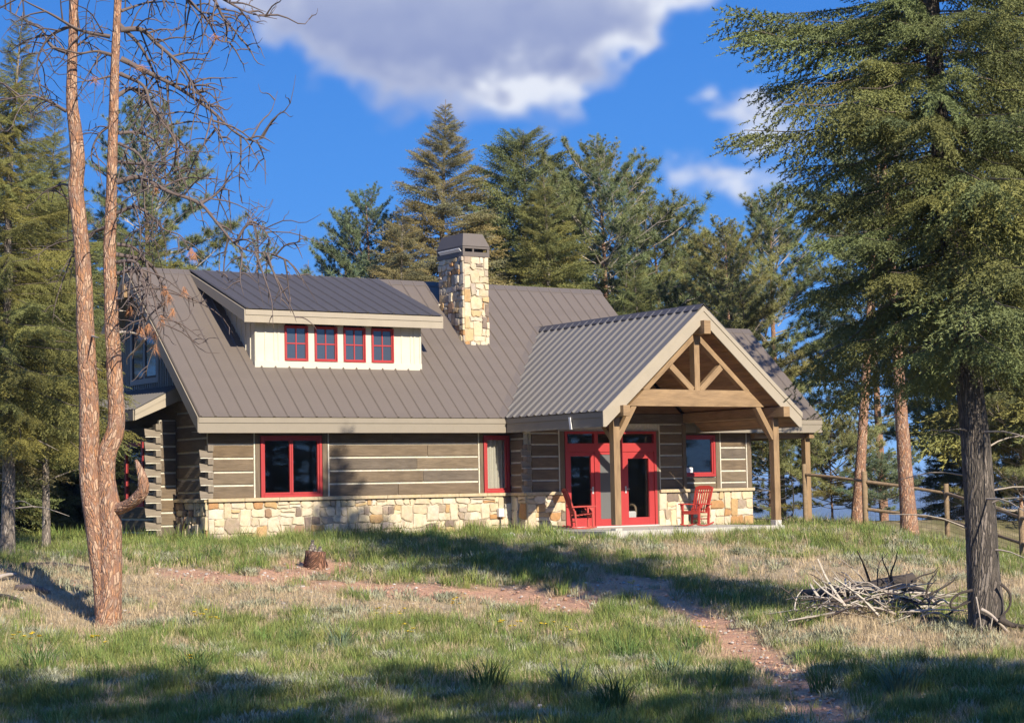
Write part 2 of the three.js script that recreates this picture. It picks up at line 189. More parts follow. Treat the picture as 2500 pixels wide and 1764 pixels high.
const SPOT = { pineR: survey(2222, 1312, 53.5, 2.6), post2: survey(2315, 1328, 56, 2.6), post3: survey(2498, 1384, 50.5, 2.8), post1: survey(2115, 1304, 57.5, 2.4), pineL: survey(2092, 1297, 60, 2.2), post0: survey(1968, 1291, 59.5, 1.6), fir: survey(2412, 1540, 30.8, 2.2), twin: survey(262, 1527, 33.5, 2.5), brush: survey(2135, 1492, 32.6, 1.6), lawn: survey(2050, 1370, 44, 3), post4: survey(2760, 1460, 45.5, 2.6) };
function onGround(px, py) { const dir = sight(px, py); let t = 5, p = EYE.clone(); for (let i = 0; i < 4000; i++) { p = EYE.clone().addScaledVector(dir, t); if (p.y <= groundY(p.x, p.z)) break; t += 0.03; } p.y = groundY(p.x, p.z); return p; }
const spotAt = (px, depth) => { const p = at(px, 1160, depth); p.y = groundY(p.x, p.z); return p; };   // a place on the ground below a sight line
const segDist = (x, z, a, b) => { const dx = b.x - a.x, dz = b.z - a.z, t = clamp(((x - a.x) * dx + (z - a.z) * dz) / (dx * dx + dz * dz)); return Math.hypot(x - a.x - dx * t, z - a.z - dz * t); };
// trodden path and bare patches of red soil
const pathLine = [[2030, 1764], [1975, 1700], [1880, 1625], [1790, 1560], [1680, 1490], [1570, 1440], [1500, 1408]].map(([a, b]) => onGround(a, b)), pathW = [0.42, 0.42, 0.5, 0.55, 0.6, 0.6, 0.45];
const soil = [[690, 1405, 1.3, 1.2], [860, 1432, 1.7, 0.9], [1010, 1440, 1.5, 0.8], [560, 1415, 1.2, 1.0], [770, 1388, 1.1, 1.0], [1380, 1474, 1.1, 1.0], [1290, 1462, 0.9, 0.8], [1490, 1440, 1.2, 1.0], [460, 1400, 1.2, 0.8], [1130, 1446, 1.2, 0.7], [1560, 1430, 1.2, 1.4], [1160, 1690, 0.25, 0.3], [1830, 1700, 0.3, 0.4]].map(([a, b, rx, rz]) => [onGround(a, b), rx, rz]);
const straw = [[240, 1430, 3.2, 2.6], [120, 1420, 2.5, 2.2], [420, 1440, 2.4, 1.8], [250, 1540, 1.2, 0.9], [1750, 1345, 3.4, 1.2], [2150, 1420, 2.6, 2.2], [1990, 1400, 2.6, 1.6], [2400, 1440, 2.4, 2.2], [1600, 1345, 2.0, 1.0], [2150, 1545, 1.9, 1.2], [2380, 1580, 1.6, 1.2], [1050, 1480, 2.5, 1.5], [700, 1465, 2.2, 1.2]].map(([a, b, rx, rz]) => [onGround(a, b), rx, rz]);
const blob = (x, z, list) => { let m = 0; for (const [p, rx, rz] of list) { const dx = x - p.x, dz = z - p.z, u = dx * RGT.x + dz * RGT.z, v = dx * FWD.x + dz * FWD.z; m = Math.max(m, 1.25 - Math.hypot(u / rx, v / (rz * 1.9))); } return clamp(m); };
function cover(x, z) {                                                  // shares of bare soil, straw and green at a place
  const n = fbm(x * 0.45, z * 0.45), nf = fbm(x * 1.9 + 5, z * 1.9); let pth = 0; for (let i = 0; i < pathLine.length - 1; i++) pth = Math.max(pth, sstep(pathW[i] * 1.35, pathW[i] * 0.55, segDist(x, z, pathLine[i], pathLine[i + 1]) + nf * 0.28));
  const so = Math.max(pth, sstep(0.3, 0.75, blob(x, z, soil) + n * 0.45 + nf * 0.45)), st = clamp(sstep(0.15, 0.7, blob(x, z, straw) + n * 0.6 + nf * 0.3) + 0.6 * sstep(-0.05, 0.4, n + nf * 0.5));
  return [so, st * (1 - so), (1 - st) * (1 - so)];
}
{
  const axis = (c, near, step, far) => { const a = []; for (let v = -near; v <= near; v += step) a.push(v); let v = near, s = step; while (v < far) { s *= 1.22; v += s; a.push(v); a.unshift(-v); } return a.map((q) => q + c); };
  const X = axis(2, 32, 0.25, 14000), Z = axis(14, 30, 0.25, 14000), pos = [], col = [], uv = [], idx = [];
  for (const z of Z) for (const x of X) {
    const near = Math.abs(x - 2) < 34 && Math.abs(z - 14) < 32, [so, st, gr] = near ? cover(x, z) : [0, 0.25, 0.75]; pos.push(x, groundY(x, z) + (near ? 0.02 * n2b(x * 1.7, z * 1.7) : 0) - so * 0.02, z); uv.push(x, z);
    const v = 1 + 0.15 * n2(x * 0.8 + 40, z * 0.8); col.push((so * 0.74 + st * 0.5 + gr * 0.22) * v, (so * 0.42 + st * 0.4 + gr * 0.2) * v, (so * 0.25 + st * 0.25 + gr * 0.085) * v);
  }
  for (let j = 0; j < Z.length - 1; j++) for (let i = 0; i < X.length - 1; i++) { const a = j * X.length + i, b = a + X.length; idx.push(a, b, a + 1, b, b + 1, a + 1); }
  const g = new THREE.BufferGeometry(); g.setAttribute('position', new THREE.Float32BufferAttribute(pos, 3)); g.setAttribute('color', new THREE.Float32BufferAttribute(col, 3)); g.setAttribute('uv', new THREE.Float32BufferAttribute(uv, 2)); g.setIndex(idx); g.computeVertexNormals();
  const m = new THREE.Mesh(g, std({ vertexColors: true, map: texGround, bumpMap: texGroundB, bumpScale: 0.03, roughness: 0.97 })); m.receiveShadow = true; structure(m, 'ground');
  // far ridge seen between the trunks
  const rp = [], ri = [], N = 120, K = 14; for (let i = 0; i <= N; i++) for (let k = 0; k <= K; k++) { const a = lerp(-0.5, 0.62, i / N), dd = 5600 + 2600 * (k / K), p = EYE.clone().addScaledVector(V3(FWD.x, 0, FWD.z).normalize(), dd).addScaledVector(V3(RGT.x, 0, RGT.z).normalize(), dd * a); const hgt = -150 + (108 + 26 * fbm(a * 7, 3, 5) + 10 * fbm(a * 40, k * 0.3, 4)) * sstep(0, 0.8, k / K) + 6 * n2b(a * 60, k * 0.7); rp.push(p.x, hgt - (k === 0 ? 30 : 0), p.z); }
  for (let i = 0; i < N; i++) for (let k = 0; k < K; k++) { const a = i * (K + 1) + k, b = a + K + 1; ri.push(a, b, a + 1, b, b + 1, a + 1); }
  const rg = new THREE.BufferGeometry(); rg.setAttribute('position', new THREE.Float32BufferAttribute(rp, 3)); rg.setIndex(ri); rg.computeVertexNormals(); scene.fog = new THREE.FogExp2(new THREE.Color().setRGB(0.45, 0.66, 1), 0.00014); structure(new THREE.Mesh(rg, std({ color: rgb(0.06, 0.075, 0.05), roughness: 1, side: THREE.DoubleSide })), 'mountain_ridge');
}
// ---------- the log house ----------
const e0 = 3.026, e1 = 3.416, OE = 0.5, UL = -0.6, RM = 7.615, SM = 0.905, DM = 4.14, uR = 15.246, uE = 20.226, RW = 6.419, DW = 2.818, uV = 8.573, uC = 11.92, wP = 5.072, SP = 0.835, RP = 6.21, wT = 4.65, wB = 0.8, uB0 = 9.0, uB1 = 14.62, uP1 = 2 * uC - uV, UW = -0.15;
const house = thing('log_house', 'log and stone house with brown metal roof, stone chimney and timber porch', 'house', null, V3(0, 0, 0));
const hr = rngOf(404), pick = (a) => a[Math.floor(hr() * a.length)];
const grp = (parent, name, label) => { const g = new THREE.Group(); g.name = name; if (label) g.userData.label = label; parent.add(g); return g; };

// walls of hewn logs with pale chinking between them; f maps (along, up, out) to the world
const frontF = (z) => (a0, a1, y0, y1, d0, d1, r) => bx(a0, a1, y0, y1, z + d0, z + d1, r), leftF = (x) => (a0, a1, y0, y1, d0, d1, r) => bx(x - d1, x - d0, y0, y1, a0, a1, r);
function logWall(name, f, a0, a1, rows, thick = 0.16, split = 2.6, ends = [0, 0], endName = 'log') {
  const g = part(house, name, f(a0 + 0.004, a1 - 0.004, rows[0] - 0.02, rows[rows.length - 1], -thick, -0.022), M.chink);
  for (let i = 0; i < rows.length - 1; i++) {
    const y0 = rows[i] + (i ? 0.022 : 0.004), y1 = rows[i + 1] - 0.022, cuts = [a0 - (i % 2 ? 0 : ends[0])]; let p = a0; while (a1 - p > split * 1.5) { p += split * (0.55 + hr() * 0.7); cuts.push(p); } cuts.push(a1 + (i % 2 ? 0 : ends[1]));
    for (let k = 0; k < cuts.length - 1; k++) part(g, 'log', f(cuts[k] + (k ? 0.003 : 0.014), cuts[k + 1] - (k < cuts.length - 2 ? 0.003 : 0.014), y0 + hr() * 0.006, y1 - hr() * 0.006, -thick + 0.02, 0.004 + hr() * 0.012, 0.014), pick(M.logs));
  }
  return g;
}
const rowsF = [1.385, 1.71, 2.05, 2.395, 2.75, 3.06];
logWall('log_wall', frontF(0), UW + 0.02, 1.16, rowsF);
logWall('log_wall', frontF(0), 3.29, 7.98, rowsF);
logWall('log_wall', frontF(wB), uB0 + 0.18, 10.11, [1.385, 1.7, 2.03, 2.36, 2.69, 3.0, 3.25]);
logWall('log_wall', frontF(wB), 13.63, uB1 - 0.12, [1.385, 1.7, 2.03, 2.36, 2.69, 3.0, 3.25]);
logWall('log_wall', frontF(0), 16.55, 17.6, [1.385, 1.56, 1.9, 2.25, 2.6, 3.06]);
logWall('log_wall', frontF(0), uB1 + 0.02, 16.53, [1.385, 1.56, 1.73]);
// side of the doorway bay and the left end of the house
logWall('log_wall', leftF(uB0), 0.02, wB - 0.12, [1.385, 1.54, 1.87, 2.2, 2.53, 2.86, 3.05]);
logWall('log_wall', leftF(UW), -1.9, -0.06, [1.385, 1.54, 1.88, 2.22, 2.57, 2.92, 3.24]); logWall('log_wall', leftF(UW), -1.9, -0.3, [3.26, 3.6]); logWall('log_wall', leftF(UW), -1.9, -0.7, [3.62, 3.95]); logWall('log_wall', leftF(UW), -1.9, -1.1, [3.97, 4.3]);
// corner log ends: those of the front wall and of the end wall alternate
function corner(name, x, z, ys, dx, dz) {
  const g = grp(house, name);
  ys.forEach((y, i) => {
    const h = 0.15;
    part(g, 'log_end', slab([[x + 0.13, y, z], [x - dx, y + 0.02, z], [x - dx - 0.02, y + h + 0.05, z], [x + 0.02, y + h, z], [x + 0.13, y + h + 0.03, z]], [0, 0, 0.05]).translate(0, 0, 0.0), M.logEnd);
    part(g, 'log_end', slab([[x - 0.02, y + h + 0.03, z - 0.1], [x - 0.02, y + h + 0.01, z + dz], [x - 0.02, y + 2 * h + 0.02, z + dz], [x - 0.02, y + 2 * h, z - 0.1]], [0.15, 0, 0]), M.logEnd);
    part(g, 'chinking', bx(x - dx + 0.02, x + 0.13, y - 0.022, y + 0.004, z - 0.01, z + 0.035), M.chink);
  });
}
corner('log_corner', UW, 0, [1.39, 1.735, 2.08, 2.42], 0.22, 0.1);
corner('log_corner', uB0, wB, [1.39, 1.72, 2.05, 2.38], 0.16, 0.1);
corner('log_corner', -0.73, -1.93, [0.28, 0.62, 0.965, 1.31, 1.65, 1.995, 2.335, 2.68, 3.02], 0.3, 0.1);
// top beams over the bay, gable of boards above
part(house, 'top_log', bx(uB0, uB1 - 0.004, 3.27, 3.56, wB - 0.16, wB + 0.014, 0.012), M.logs[3]);
part(house, 'bay_chinking', bx(uB0 + 0.01, uB1 - 0.01, 3.0, 3.3, wB - 0.15, wB - 0.02), M.chink);
{ const g = grp(house, 'bay_gable'); const top = (u) => RP - 0.5 - SP * Math.abs(u - uC); for (let y = 3.565; y < 5.6; y += 0.15) { const y1 = Math.min(y + 0.147, 5.7), half = (yy) => Math.max(0.02, (RP - 0.5 - yy) / SP); part(g, 'board', slab([[uC - half(y), y, wB - 0.06], [uC + half(y), y, wB - 0.06], [uC + half(y1), y1, wB - 0.06], [uC - half(y1), y1, wB - 0.06]], [0, 0, 0.05 + hr() * 0.006]), pick(M.ceiling)); } }

// stone facing: each stone a block of its own set proud of the mortar
let stoneCount = 0;
function stoneWall(name, f, a0, a1, y0, y1, opt = {}) {
  const back = part(house, name, f(a0, a1, y0, y1, -0.14, -0.012), M.mortar), loose = [], r = rngOf(900 + Math.round(a0 * 10) + Math.round(y0 * 100) + (opt.seed ?? 0)), H = y1 - y0, hAvg = opt.h ?? 0.19;
  const nr = Math.max(2, Math.round(H / hAvg)), ys = [y0]; for (let i = 1; i < nr; i++) ys.push(y0 + H * (i + (r() - 0.5) * 0.35) / nr); ys.push(y1);
  const cells = []; const taken = Array.from({ length: nr }, () => []);
  for (let i = 0; i < nr; i++) {
    let a = a0; while (a < a1 - 0.03) {
      const blk = taken[i].find((t) => a >= t[0] - 0.02 && a < t[1] - 0.02); if (blk) { a = blk[1]; continue; }
      const nextB = taken[i].filter((t) => t[0] > a).reduce((m, t) => Math.min(m, t[0]), a1); const room = nextB - a, rowH = ys[i + 1] - ys[i];
      let w = (opt.w ?? 0.24) * (0.45 + r() * 1.2); if (w > room - 0.09) w = room; const tall = i < nr - 1 && r() < 0.34 && w > 0.14 && w < 0.42 && !taken[i + 1].some((t) => a < t[1] && a + w > t[0]);
      if (tall) taken[i + 1].push([a, a + w]); const split = !tall && rowH > 0.17 && w > 0.2 && r() < 0.2;
      if (split) { const m = ys[i] + rowH * (0.4 + r() * 0.2); cells.push([a, a + w, ys[i], m], [a, a + w, m, ys[i + 1]]); } else cells.push([a, a + w, ys[i], tall ? ys[i + 2] : ys[i + 1]]); a += w;
    }
  }
  for (const [xa, xb, ya, yb] of cells) {
    const gap = 0.008, j = 0.03, W = xb - xa, Hh = yb - ya, q = (x, y, edgeX, edgeY) => [x + (edgeX ? 0 : (r() - 0.5) * j * 2), y + (edgeY ? 0 : (r() - 0.5) * j * 2)], L = xa < a0 + 0.01, R = xb > a1 - 0.01, B = ya < y0 + 0.01, T = yb > y1 - 0.01, k = Math.min(W, Hh), cut = () => k * (0.08 + r() * 0.22), pts = [];
    const x0 = xa + gap, x1 = xb - gap, b0 = ya + gap, b1 = yb - gap; let c = cut(); if (r() < 0.8 && !L) pts.push(q(x0, b0 + c, L, false), q(x0 + c, b0, false, B)); else pts.push([x0, b0]); if (W > 0.3) pts.push(q((x0 + x1) / 2, b0, false, B)); c = cut(); if (r() < 0.8 && !R) pts.push(q(x1 - c, b0, false, B), q(x1, b0 + c, R, false)); else pts.push([x1, b0]); c = cut(); if (r() < 0.8 && !R) pts.push(q(x1, b1 - c, R, false), q(x1 - c, b1, false, T)); else pts.push([x1, b1]); if (W > 0.3) pts.push(q((x0 + x1) / 2, b1, false, T)); c = cut(); if (r() < 0.8 && !L) pts.push(q(x0 + c, b1, false, T), q(x0, b1 - c, L, false)); else pts.push([x0, b1]);
    // front face pulled in a little for a broken edge, middle bulged
    const d0 = -0.03, d1 = (opt.proud ?? 0.012) + r() * (opt.rough ?? 0.022), cx = (x0 + x1) / 2, cy = (b0 + b1) / 2, n = pts.length, tilt = (r() - 0.5) * 0.06, tilt2 = (r() - 0.5) * 0.06, P = [], inn = pts.map(([x, y]) => [cx + (x - cx) * 0.9, cy + (y - cy) * 0.88]), pos = [];
    const dd = (x, y) => d1 + (x - cx) * tilt + (y - cy) * tilt2, push = (...v) => pos.push(...v);
    for (let i = 0; i < n; i++) { const a = pts[i], b = pts[(i + 1) % n], ia = inn[i], ib = inn[(i + 1) % n]; const A = [...a, d0], Bq = [...b, d0], A1 = [...a, d1 - 0.014], B1 = [...b, d1 - 0.014], A2 = [...ia, dd(...ia)], B2 = [...ib, dd(...ib)], C = [cx, cy, d1 + 0.006]; push(A, Bq, B1, A, B1, A1, A1, B1, B2, A1, B2, A2, A2, B2, C); }
    const tgt = new THREE.BufferGeometry(), flat = new Float32Array(pos.length * 3), uv = new Float32Array(pos.length * 2), ox = r() * 3, oy = r() * 3; pos.forEach((p, i) => { const w = opt.map ? opt.map(p) : p; flat.set(w, i * 3); uv.set([p[0] * 0.7 + ox + p[2], p[1] * 0.7 + oy], i * 2); });
    tgt.setAttribute('position', new THREE.BufferAttribute(flat, 3)); tgt.setAttribute('uv', new THREE.BufferAttribute(uv, 2)); tgt.computeVertexNormals();
    const roll = r(), mat = M.stones[roll < 0.6 ? [0, 1, 2, 3, 11, 0][Math.floor(r() * 6)] : 4 + Math.floor(r() * 7)];
    if (opt.loose) { loose.push([tgt, mat]); } else { part(back, 'stone', tgt, mat); stoneCount++; }
  }
  if (opt.loose) { const by = new Map(); for (const [g, m] of loose) { if (!by.has(m)) by.set(m, []); by.get(m).push(g); } for (const [m, gs] of by) part(back, 'stones', gs, m).userData.kind = 'stuff'; }
  return back;
}
const mapF = (z) => ([a, y, d]) => [a, y, z + d], mapL = (x) => ([a, y, d]) => [x - d, y, -a];
stoneWall('stone_wall', frontF(0.03), UW, uB0, 0.05, 1.29, { map: mapF(0.03), h: 0.21, w: 0.3 });
stoneWall('stone_wall', frontF(wB + 0.03), uB0, 10.27, 0.05, 1.29, { map: mapF(wB + 0.03), h: 0.24, w: 0.3 });
stoneWall('stone_wall', frontF(wB + 0.03), 13.56, uB1, 0.05, 1.29, { map: mapF(wB + 0.03), h: 0.25, w: 0.31 });
stoneWall('stone_wall', frontF(0.03), uB1 + 0.02, 17.77, 0.05, 1.29, { map: mapF(0.03), h: 0.27, w: 0.34 });
{ const lf = (x) => (a0, a1, y0, y1, d0, d1) => bx(x - d1, x - d0, y0, y1, -a1, -a0); stoneWall('stone_return', lf(UW), 0.0, 1.93, 0.05, 1.29, { map: mapL(UW), h: 0.17, w: 0.2, rough: 0.06, proud: 0.01, loose: true }); stoneWall('stone_return', lf(uB0), -wB, -0.04, 0.05, 1.29, { map: mapL(uB0), h: 0.22, w: 0.26, rough: 0.04, loose: true }); }
// sandstone ledge in lengths
function ledgeRun(z, a0, a1) { const g = grp(house, 'ledge'); let a = a0; while (a < a1 - 0.02) { let b = Math.min(a1, a + 0.9 + hr() * 0.5); if (a1 - b < 0.3) b = a1; part(g, 'ledge_stone', bx(a + 0.003, b - 0.003, 1.295, 1.38 + hr() * 0.004, z - 0.1, z + 0.085 + hr() * 0.008, 0.008), M.ledge); a = b; } }
ledgeRun(0.03, UW - 0.03, uB0 - 0.05); ledgeRun(wB + 0.03, uB0 - 0.08, 10.27); ledgeRun(wB + 0.03, 13.58, uB1 + 0.04); ledgeRun(0.03, uB1 + 0.08, 17.8);
part(house, 'ledge_return', bx(UW - 0.09, UW + 0.1, 1.295, 1.378, -1.9, 0.0, 0.008), M.ledge); part(house, 'ledge_return', bx(uB0 - 0.09, uB0 + 0.1, 1.295, 1.378, 0.13, wB + 0.02, 0.008), M.ledge);

// windows: red frame and sashes, glass, wooden side posts
function windowUnit(name, x0, x1, y0, y1, z, sashes, label, opt = {}) {
  const w = grp(house, name, label), t = opt.t ?? 0.075; w.position.set(0, 0, 0);
  const fr = [bx(x0, x0 + t, y0, y1, z - 0.1, z + 0.02, 0.006), bx(x1 - t, x1, y0, y1, z - 0.1, z + 0.02, 0.006), bx(x0 + t, x1 - t, y0, y0 + t, z - 0.1, z + 0.028, 0.006), bx(x0 + t, x1 - t, y1 - t, y1, z - 0.1, z + 0.02, 0.006)];
  part(w, 'frame', fr, M.red); const n = sashes, iw = (x1 - x0 - 2 * t) / n;
  for (let i = 0; i < n; i++) { const a = x0 + t + i * iw, b = a + iw, s = opt.s ?? 0.05; part(w, 'sash', [bx(a + 0.004, a + s, y0 + t + 0.003, y1 - t - 0.003, z - 0.07, z - 0.005, 0.004), bx(b - s, b - 0.004, y0 + t + 0.003, y1 - t - 0.003, z - 0.07, z - 0.005, 0.004), bx(a + s, b - s, y0 + t + 0.003, y0 + t + s, z - 0.07, z - 0.005, 0.004), bx(a + s, b - s, y1 - t - s, y1 - t - 0.003, z - 0.07, z - 0.005, 0.004)], M.red); part(w, 'pane', bx(a + s - 0.004, b - s + 0.004, y0 + t + s - 0.004, y1 - t - s + 0.004, z - 0.045, z - 0.04), opt.glass ?? M.glass);
    if (opt.muntin) { const mx = (a + b) / 2, my = lerp(y0, y1, 0.5); part(w, 'muntin', [bx(mx - 0.016, mx + 0.016, y0 + t + s, y1 - t - s, z - 0.05, z - 0.02), bx(a + s, b - s, my - 0.017, my + 0.017, z - 0.052, z - 0.022)], M.red); } }
  return w;
}
windowUnit('window', 1.33, 3.1, 1.385, 2.97, 0.02, 2, 'tall pair of red framed casements in the left part of the front wall');
windowUnit('window', 8.13, 8.98, 1.385, 2.97, 0.02, 1, 'narrow red framed window beside the doorway bay, pale curtain inside');
windowUnit('window', 14.95, 16.36, 1.74, 2.97, 0.02, 1, 'red framed window right of the doors');
for (const [a, b, y0] of [[1.17, 1.322, 1.385], [3.108, 3.28, 1.385], [7.99, 8.122, 1.385], [16.37, 16.54, 1.385]]) part(house, 'window_post', bx(a + 0.012, b - 0.012, y0, 3.055, -0.12, 0.028, 0.01), M.woodTrim);
for (const [a, b, z] of [[1.14, 1.17, 0], [3.283, 3.312, 0], [7.958, 7.988, 0], [16.545, 16.575, 0], [17.57, 17.6, 0], [10.1, 10.13, wB], [13.62, 13.65, wB], [14.5, 14.53, wB]]) part(house, 'chinking', bx(a - 0.004, b + 0.004, 1.385, z ? 3.24 : 3.05, z - 0.04, z + 0.021), M.chink);
part(house, 'corner_post', bx(17.6, 17.77, 1.385, 3.055, -0.16, 0.03, 0.012), M.woodTrim); part(house, 'corner_post', bx(uB1 - 0.13, uB1, 1.385, 3.26, wB - 0.5, wB + 0.025, 0.012), M.woodTrim); part(house, 'bay_side', bx(uB1 - 0.06, uB1 - 0.01, 0.1, 3.26, 0.05, wB - 0.5), M.room);
for (const [a, b] of [[1.16, 3.29], [7.98, 9.0], [14.64, 16.56]]) part(house, 'lintel', bx(a, b, 2.975, 3.06, -0.13, 0.012, 0.008), M.logs[3]);

// doors under the porch
{
  const z = wB + 0.02, dy = 0.39, mk = (name, label) => grp(house, name, label), fr = (x0, x1, y0, y1, t, tb, d = 0) => [bx(x0, x0 + t, y0, y1, z - 0.07, z + d, 0.006), bx(x1 - t, x1, y0, y1, z - 0.07, z + d, 0.006), bx(x0 + t, x1 - t, y0, y0 + tb, z - 0.07, z + d - 0.003, 0.006), bx(x0 + t, x1 - t, y1 - t, y1, z - 0.07, z + d - 0.003, 0.006)];
  const L = mk('door', 'red glazed door at the left of the porch wall'); part(L, 'leaf', fr(10.39, 11.3, dy, 2.47, 0.11, 0.24), M.red); part(L, 'pane', bx(10.495, 11.195, dy + 0.235, 2.365, z - 0.04, z - 0.035), M.glass); part(L, 'handle', [bx(11.21, 11.26, 1.3, 1.5, z, z + 0.02, 0.005), beam(V3(11.235, 1.42, z + 0.04), V3(11.12, 1.42, z + 0.045), 0.018, 0.018)], M.grey);
  const R = mk('door', 'red glazed door right of the near porch post'); part(R, 'leaf', fr(12.3, 13.42, dy, 2.47, 0.19, 0.22), M.red); part(R, 'pane', bx(12.485, 13.235, dy + 0.215, 2.285, z - 0.04, z - 0.035), M.glass); part(R, 'handle', [bx(12.36, 12.41, 1.3, 1.5, z, z + 0.02, 0.005), beam(V3(12.385, 1.42, z + 0.04), V3(12.5, 1.42, z + 0.045), 0.018, 0.018)], M.grey);
  const S = mk('door', 'fixed middle door panel with a grey insect screen'); part(S, 'leaf', fr(11.44, 12.16, dy, 2.47, 0.07, 0.2), M.red); part(S, 'screen', bx(11.505, 12.095, dy + 0.195, 2.405, z - 0.03, z - 0.02), M.screen);
  const F = grp(house, 'door_frame'); for (const [a, b] of [[10.3, 10.385], [11.305, 11.435], [12.165, 12.295], [13.425, 13.51]]) part(F, 'jamb', bx(a, b, dy, 2.99, z - 0.09, z + 0.025, 0.006), M.red);
  part(F, 'head', bx(10.3, 13.51, 2.475, 2.72, z - 0.09, z + 0.022, 0.006), M.red); part(F, 'head', bx(10.3, 13.51, 2.985, 3.06, z - 0.09, z + 0.022, 0.006), M.red); for (const [a, b] of [[10.385, 11.305], [11.435, 12.165], [12.295, 13.425]]) part(F, 'transom_pane', bx(a, b, 2.72, 2.985, z - 0.04, z - 0.035), M.glass);
  part(F, 'threshold', bx(10.28, 13.53, 0.355, dy, z - 0.1, z + 0.06), M.grey); part(F, 'side_post', bx(10.13, 10.295, 0.36, 3.06, wB - 0.1, wB + 0.03, 0.01), M.woodTrim); part(F, 'side_post', bx(13.515, 13.62, 0.36, 3.06, wB - 0.1, wB + 0.03, 0.01), M.woodTrim);
}
// rooms behind the glass
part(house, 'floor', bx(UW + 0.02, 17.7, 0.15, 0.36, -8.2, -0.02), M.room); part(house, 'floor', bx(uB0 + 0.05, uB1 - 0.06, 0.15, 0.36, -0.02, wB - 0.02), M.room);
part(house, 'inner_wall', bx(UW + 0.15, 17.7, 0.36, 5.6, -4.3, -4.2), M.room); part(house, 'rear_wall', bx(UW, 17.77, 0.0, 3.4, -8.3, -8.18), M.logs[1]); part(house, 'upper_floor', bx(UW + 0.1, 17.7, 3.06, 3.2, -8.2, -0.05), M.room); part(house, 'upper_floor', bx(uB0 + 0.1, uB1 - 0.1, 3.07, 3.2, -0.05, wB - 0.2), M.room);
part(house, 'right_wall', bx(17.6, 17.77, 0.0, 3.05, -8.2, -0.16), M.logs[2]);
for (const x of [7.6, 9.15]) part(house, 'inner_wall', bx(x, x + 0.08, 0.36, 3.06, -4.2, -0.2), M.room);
{ const pts = (x0, x1) => { const l = []; for (let i = 0; i <= 60; i++) { const t = i / 60; l.push([lerp(x0, x1, t), -0.16 + 0.03 * Math.sin(t * (x1 - x0) * 48 + Math.sin(t * 9)), t]); } return l; };
  const cur = (x0, x1, name, mat) => { const l = pts(x0, x1), pos = [], idx = []; for (const [x, z] of l) { pos.push(x, 1.42, z, x, 2.94, z); } for (let i = 0; i < l.length - 1; i++) { const a = i * 2; idx.push(a, a + 2, a + 1, a + 1, a + 2, a + 3); } const g = new THREE.BufferGeometry(); g.setAttribute('position', new THREE.Float32BufferAttribute(pos, 3)); g.setIndex(idx); g.computeVertexNormals(); solo('curtain', g, mat, name, 'curtain'); };
  M.curtain.side = THREE.DoubleSide; cur(8.16, 8.96, 'pale beige curtain drawn behind the narrow window left of the porch', M.curtain); }
// board over the end gable with battens, attic window
{
  const g = grp(house, 'gable_siding'), y0 = 4.32, pk = RM - 0.32, zc = -DM, hw = (y) => (pk - y) / SM;
  part(g, 'sheathing', slab([[UW + 0.02, 3.52, zc - hw(3.52)], [UW + 0.02, 3.52, zc + hw(3.52)], [UW + 0.02, pk, zc]], [0.1, 0, 0]), M.sidingGable);
  for (let z = zc - 3.2; z < zc + 3.25; z += 0.15) { const top = pk - Math.abs(z - zc) * SM - 0.03; if (top < y0 + 0.2) continue; const over = z > -4.85 && z < -3.05; if (over) { part(g, 'batten', bx(UW - 0.02, UW + 0.02, y0, 4.5, z - 0.022, z + 0.022), M.sidingGable); if (top > 6.3) part(g, 'batten', bx(UW - 0.02, UW + 0.02, 6.25, top, z - 0.022, z + 0.022), M.sidingGable); } else part(g, 'batten', bx(UW - 0.02, UW + 0.02, y0, top, z - 0.022, z + 0.022), M.sidingGable); }
  part(g, 'skirt_board', bx(UW - 0.03, UW + 0.02, 4.2, 4.32, -8, -0.4), M.sidingGable);
  const w = grp(house, 'gable_window', 'dark attic window in the left gable'); part(w, 'casing', [bx(UW - 0.035, UW + 0.02, 4.5, 4.64, -4.9, -3.0), bx(UW - 0.035, UW + 0.02, 6.15, 6.27, -4.9, -3.0), bx(UW - 0.035, UW + 0.02, 4.64, 6.15, -4.9, -4.78), bx(UW - 0.035, UW + 0.02, 4.64, 6.15, -3.12, -3.0), bx(UW - 0.03, UW + 0.02, 4.64, 6.15, -4.0, -3.9)], M.sidingGable);
  for (const [a, b] of [[-4.78, -4.0], [-3.9, -3.12]]) { part(w, 'sash', [bx(UW - 0.025, UW + 0.02, 4.64, 4.7, a, b), bx(UW - 0.025, UW + 0.02, 6.09, 6.15, a, b), bx(UW - 0.025, UW + 0.02, 4.7, 6.09, a, a + 0.05), bx(UW - 0.025, UW + 0.02, 4.7, 6.09, b - 0.05, b)], M.iron); part(w, 'pane', bx(UW - 0.005, UW + 0.015, 4.7, 6.09, a + 0.05, b - 0.05), M.glassDormer); }
  const rg = grp(house, 'right_gable'); part(rg, 'sheathing', slab([[17.65, 3.52, -DM - hw(3.52)], [17.65, 3.52, -DM + hw(3.52)], [17.65, RW - 0.35, -DW], [17.65, RW - 0.35, -2 * DM + DW]], [0.1, 0, 0]), M.siding); part(rg, 'sheathing', slab([[uR - 0.5, e1 + 1, zc - hw(e1 + 1)], [uR - 0.5, e1 + 1, zc + hw(e1 + 1)], [uR - 0.5, pk, zc]], [0.1, 0, 0]), M.siding);
}
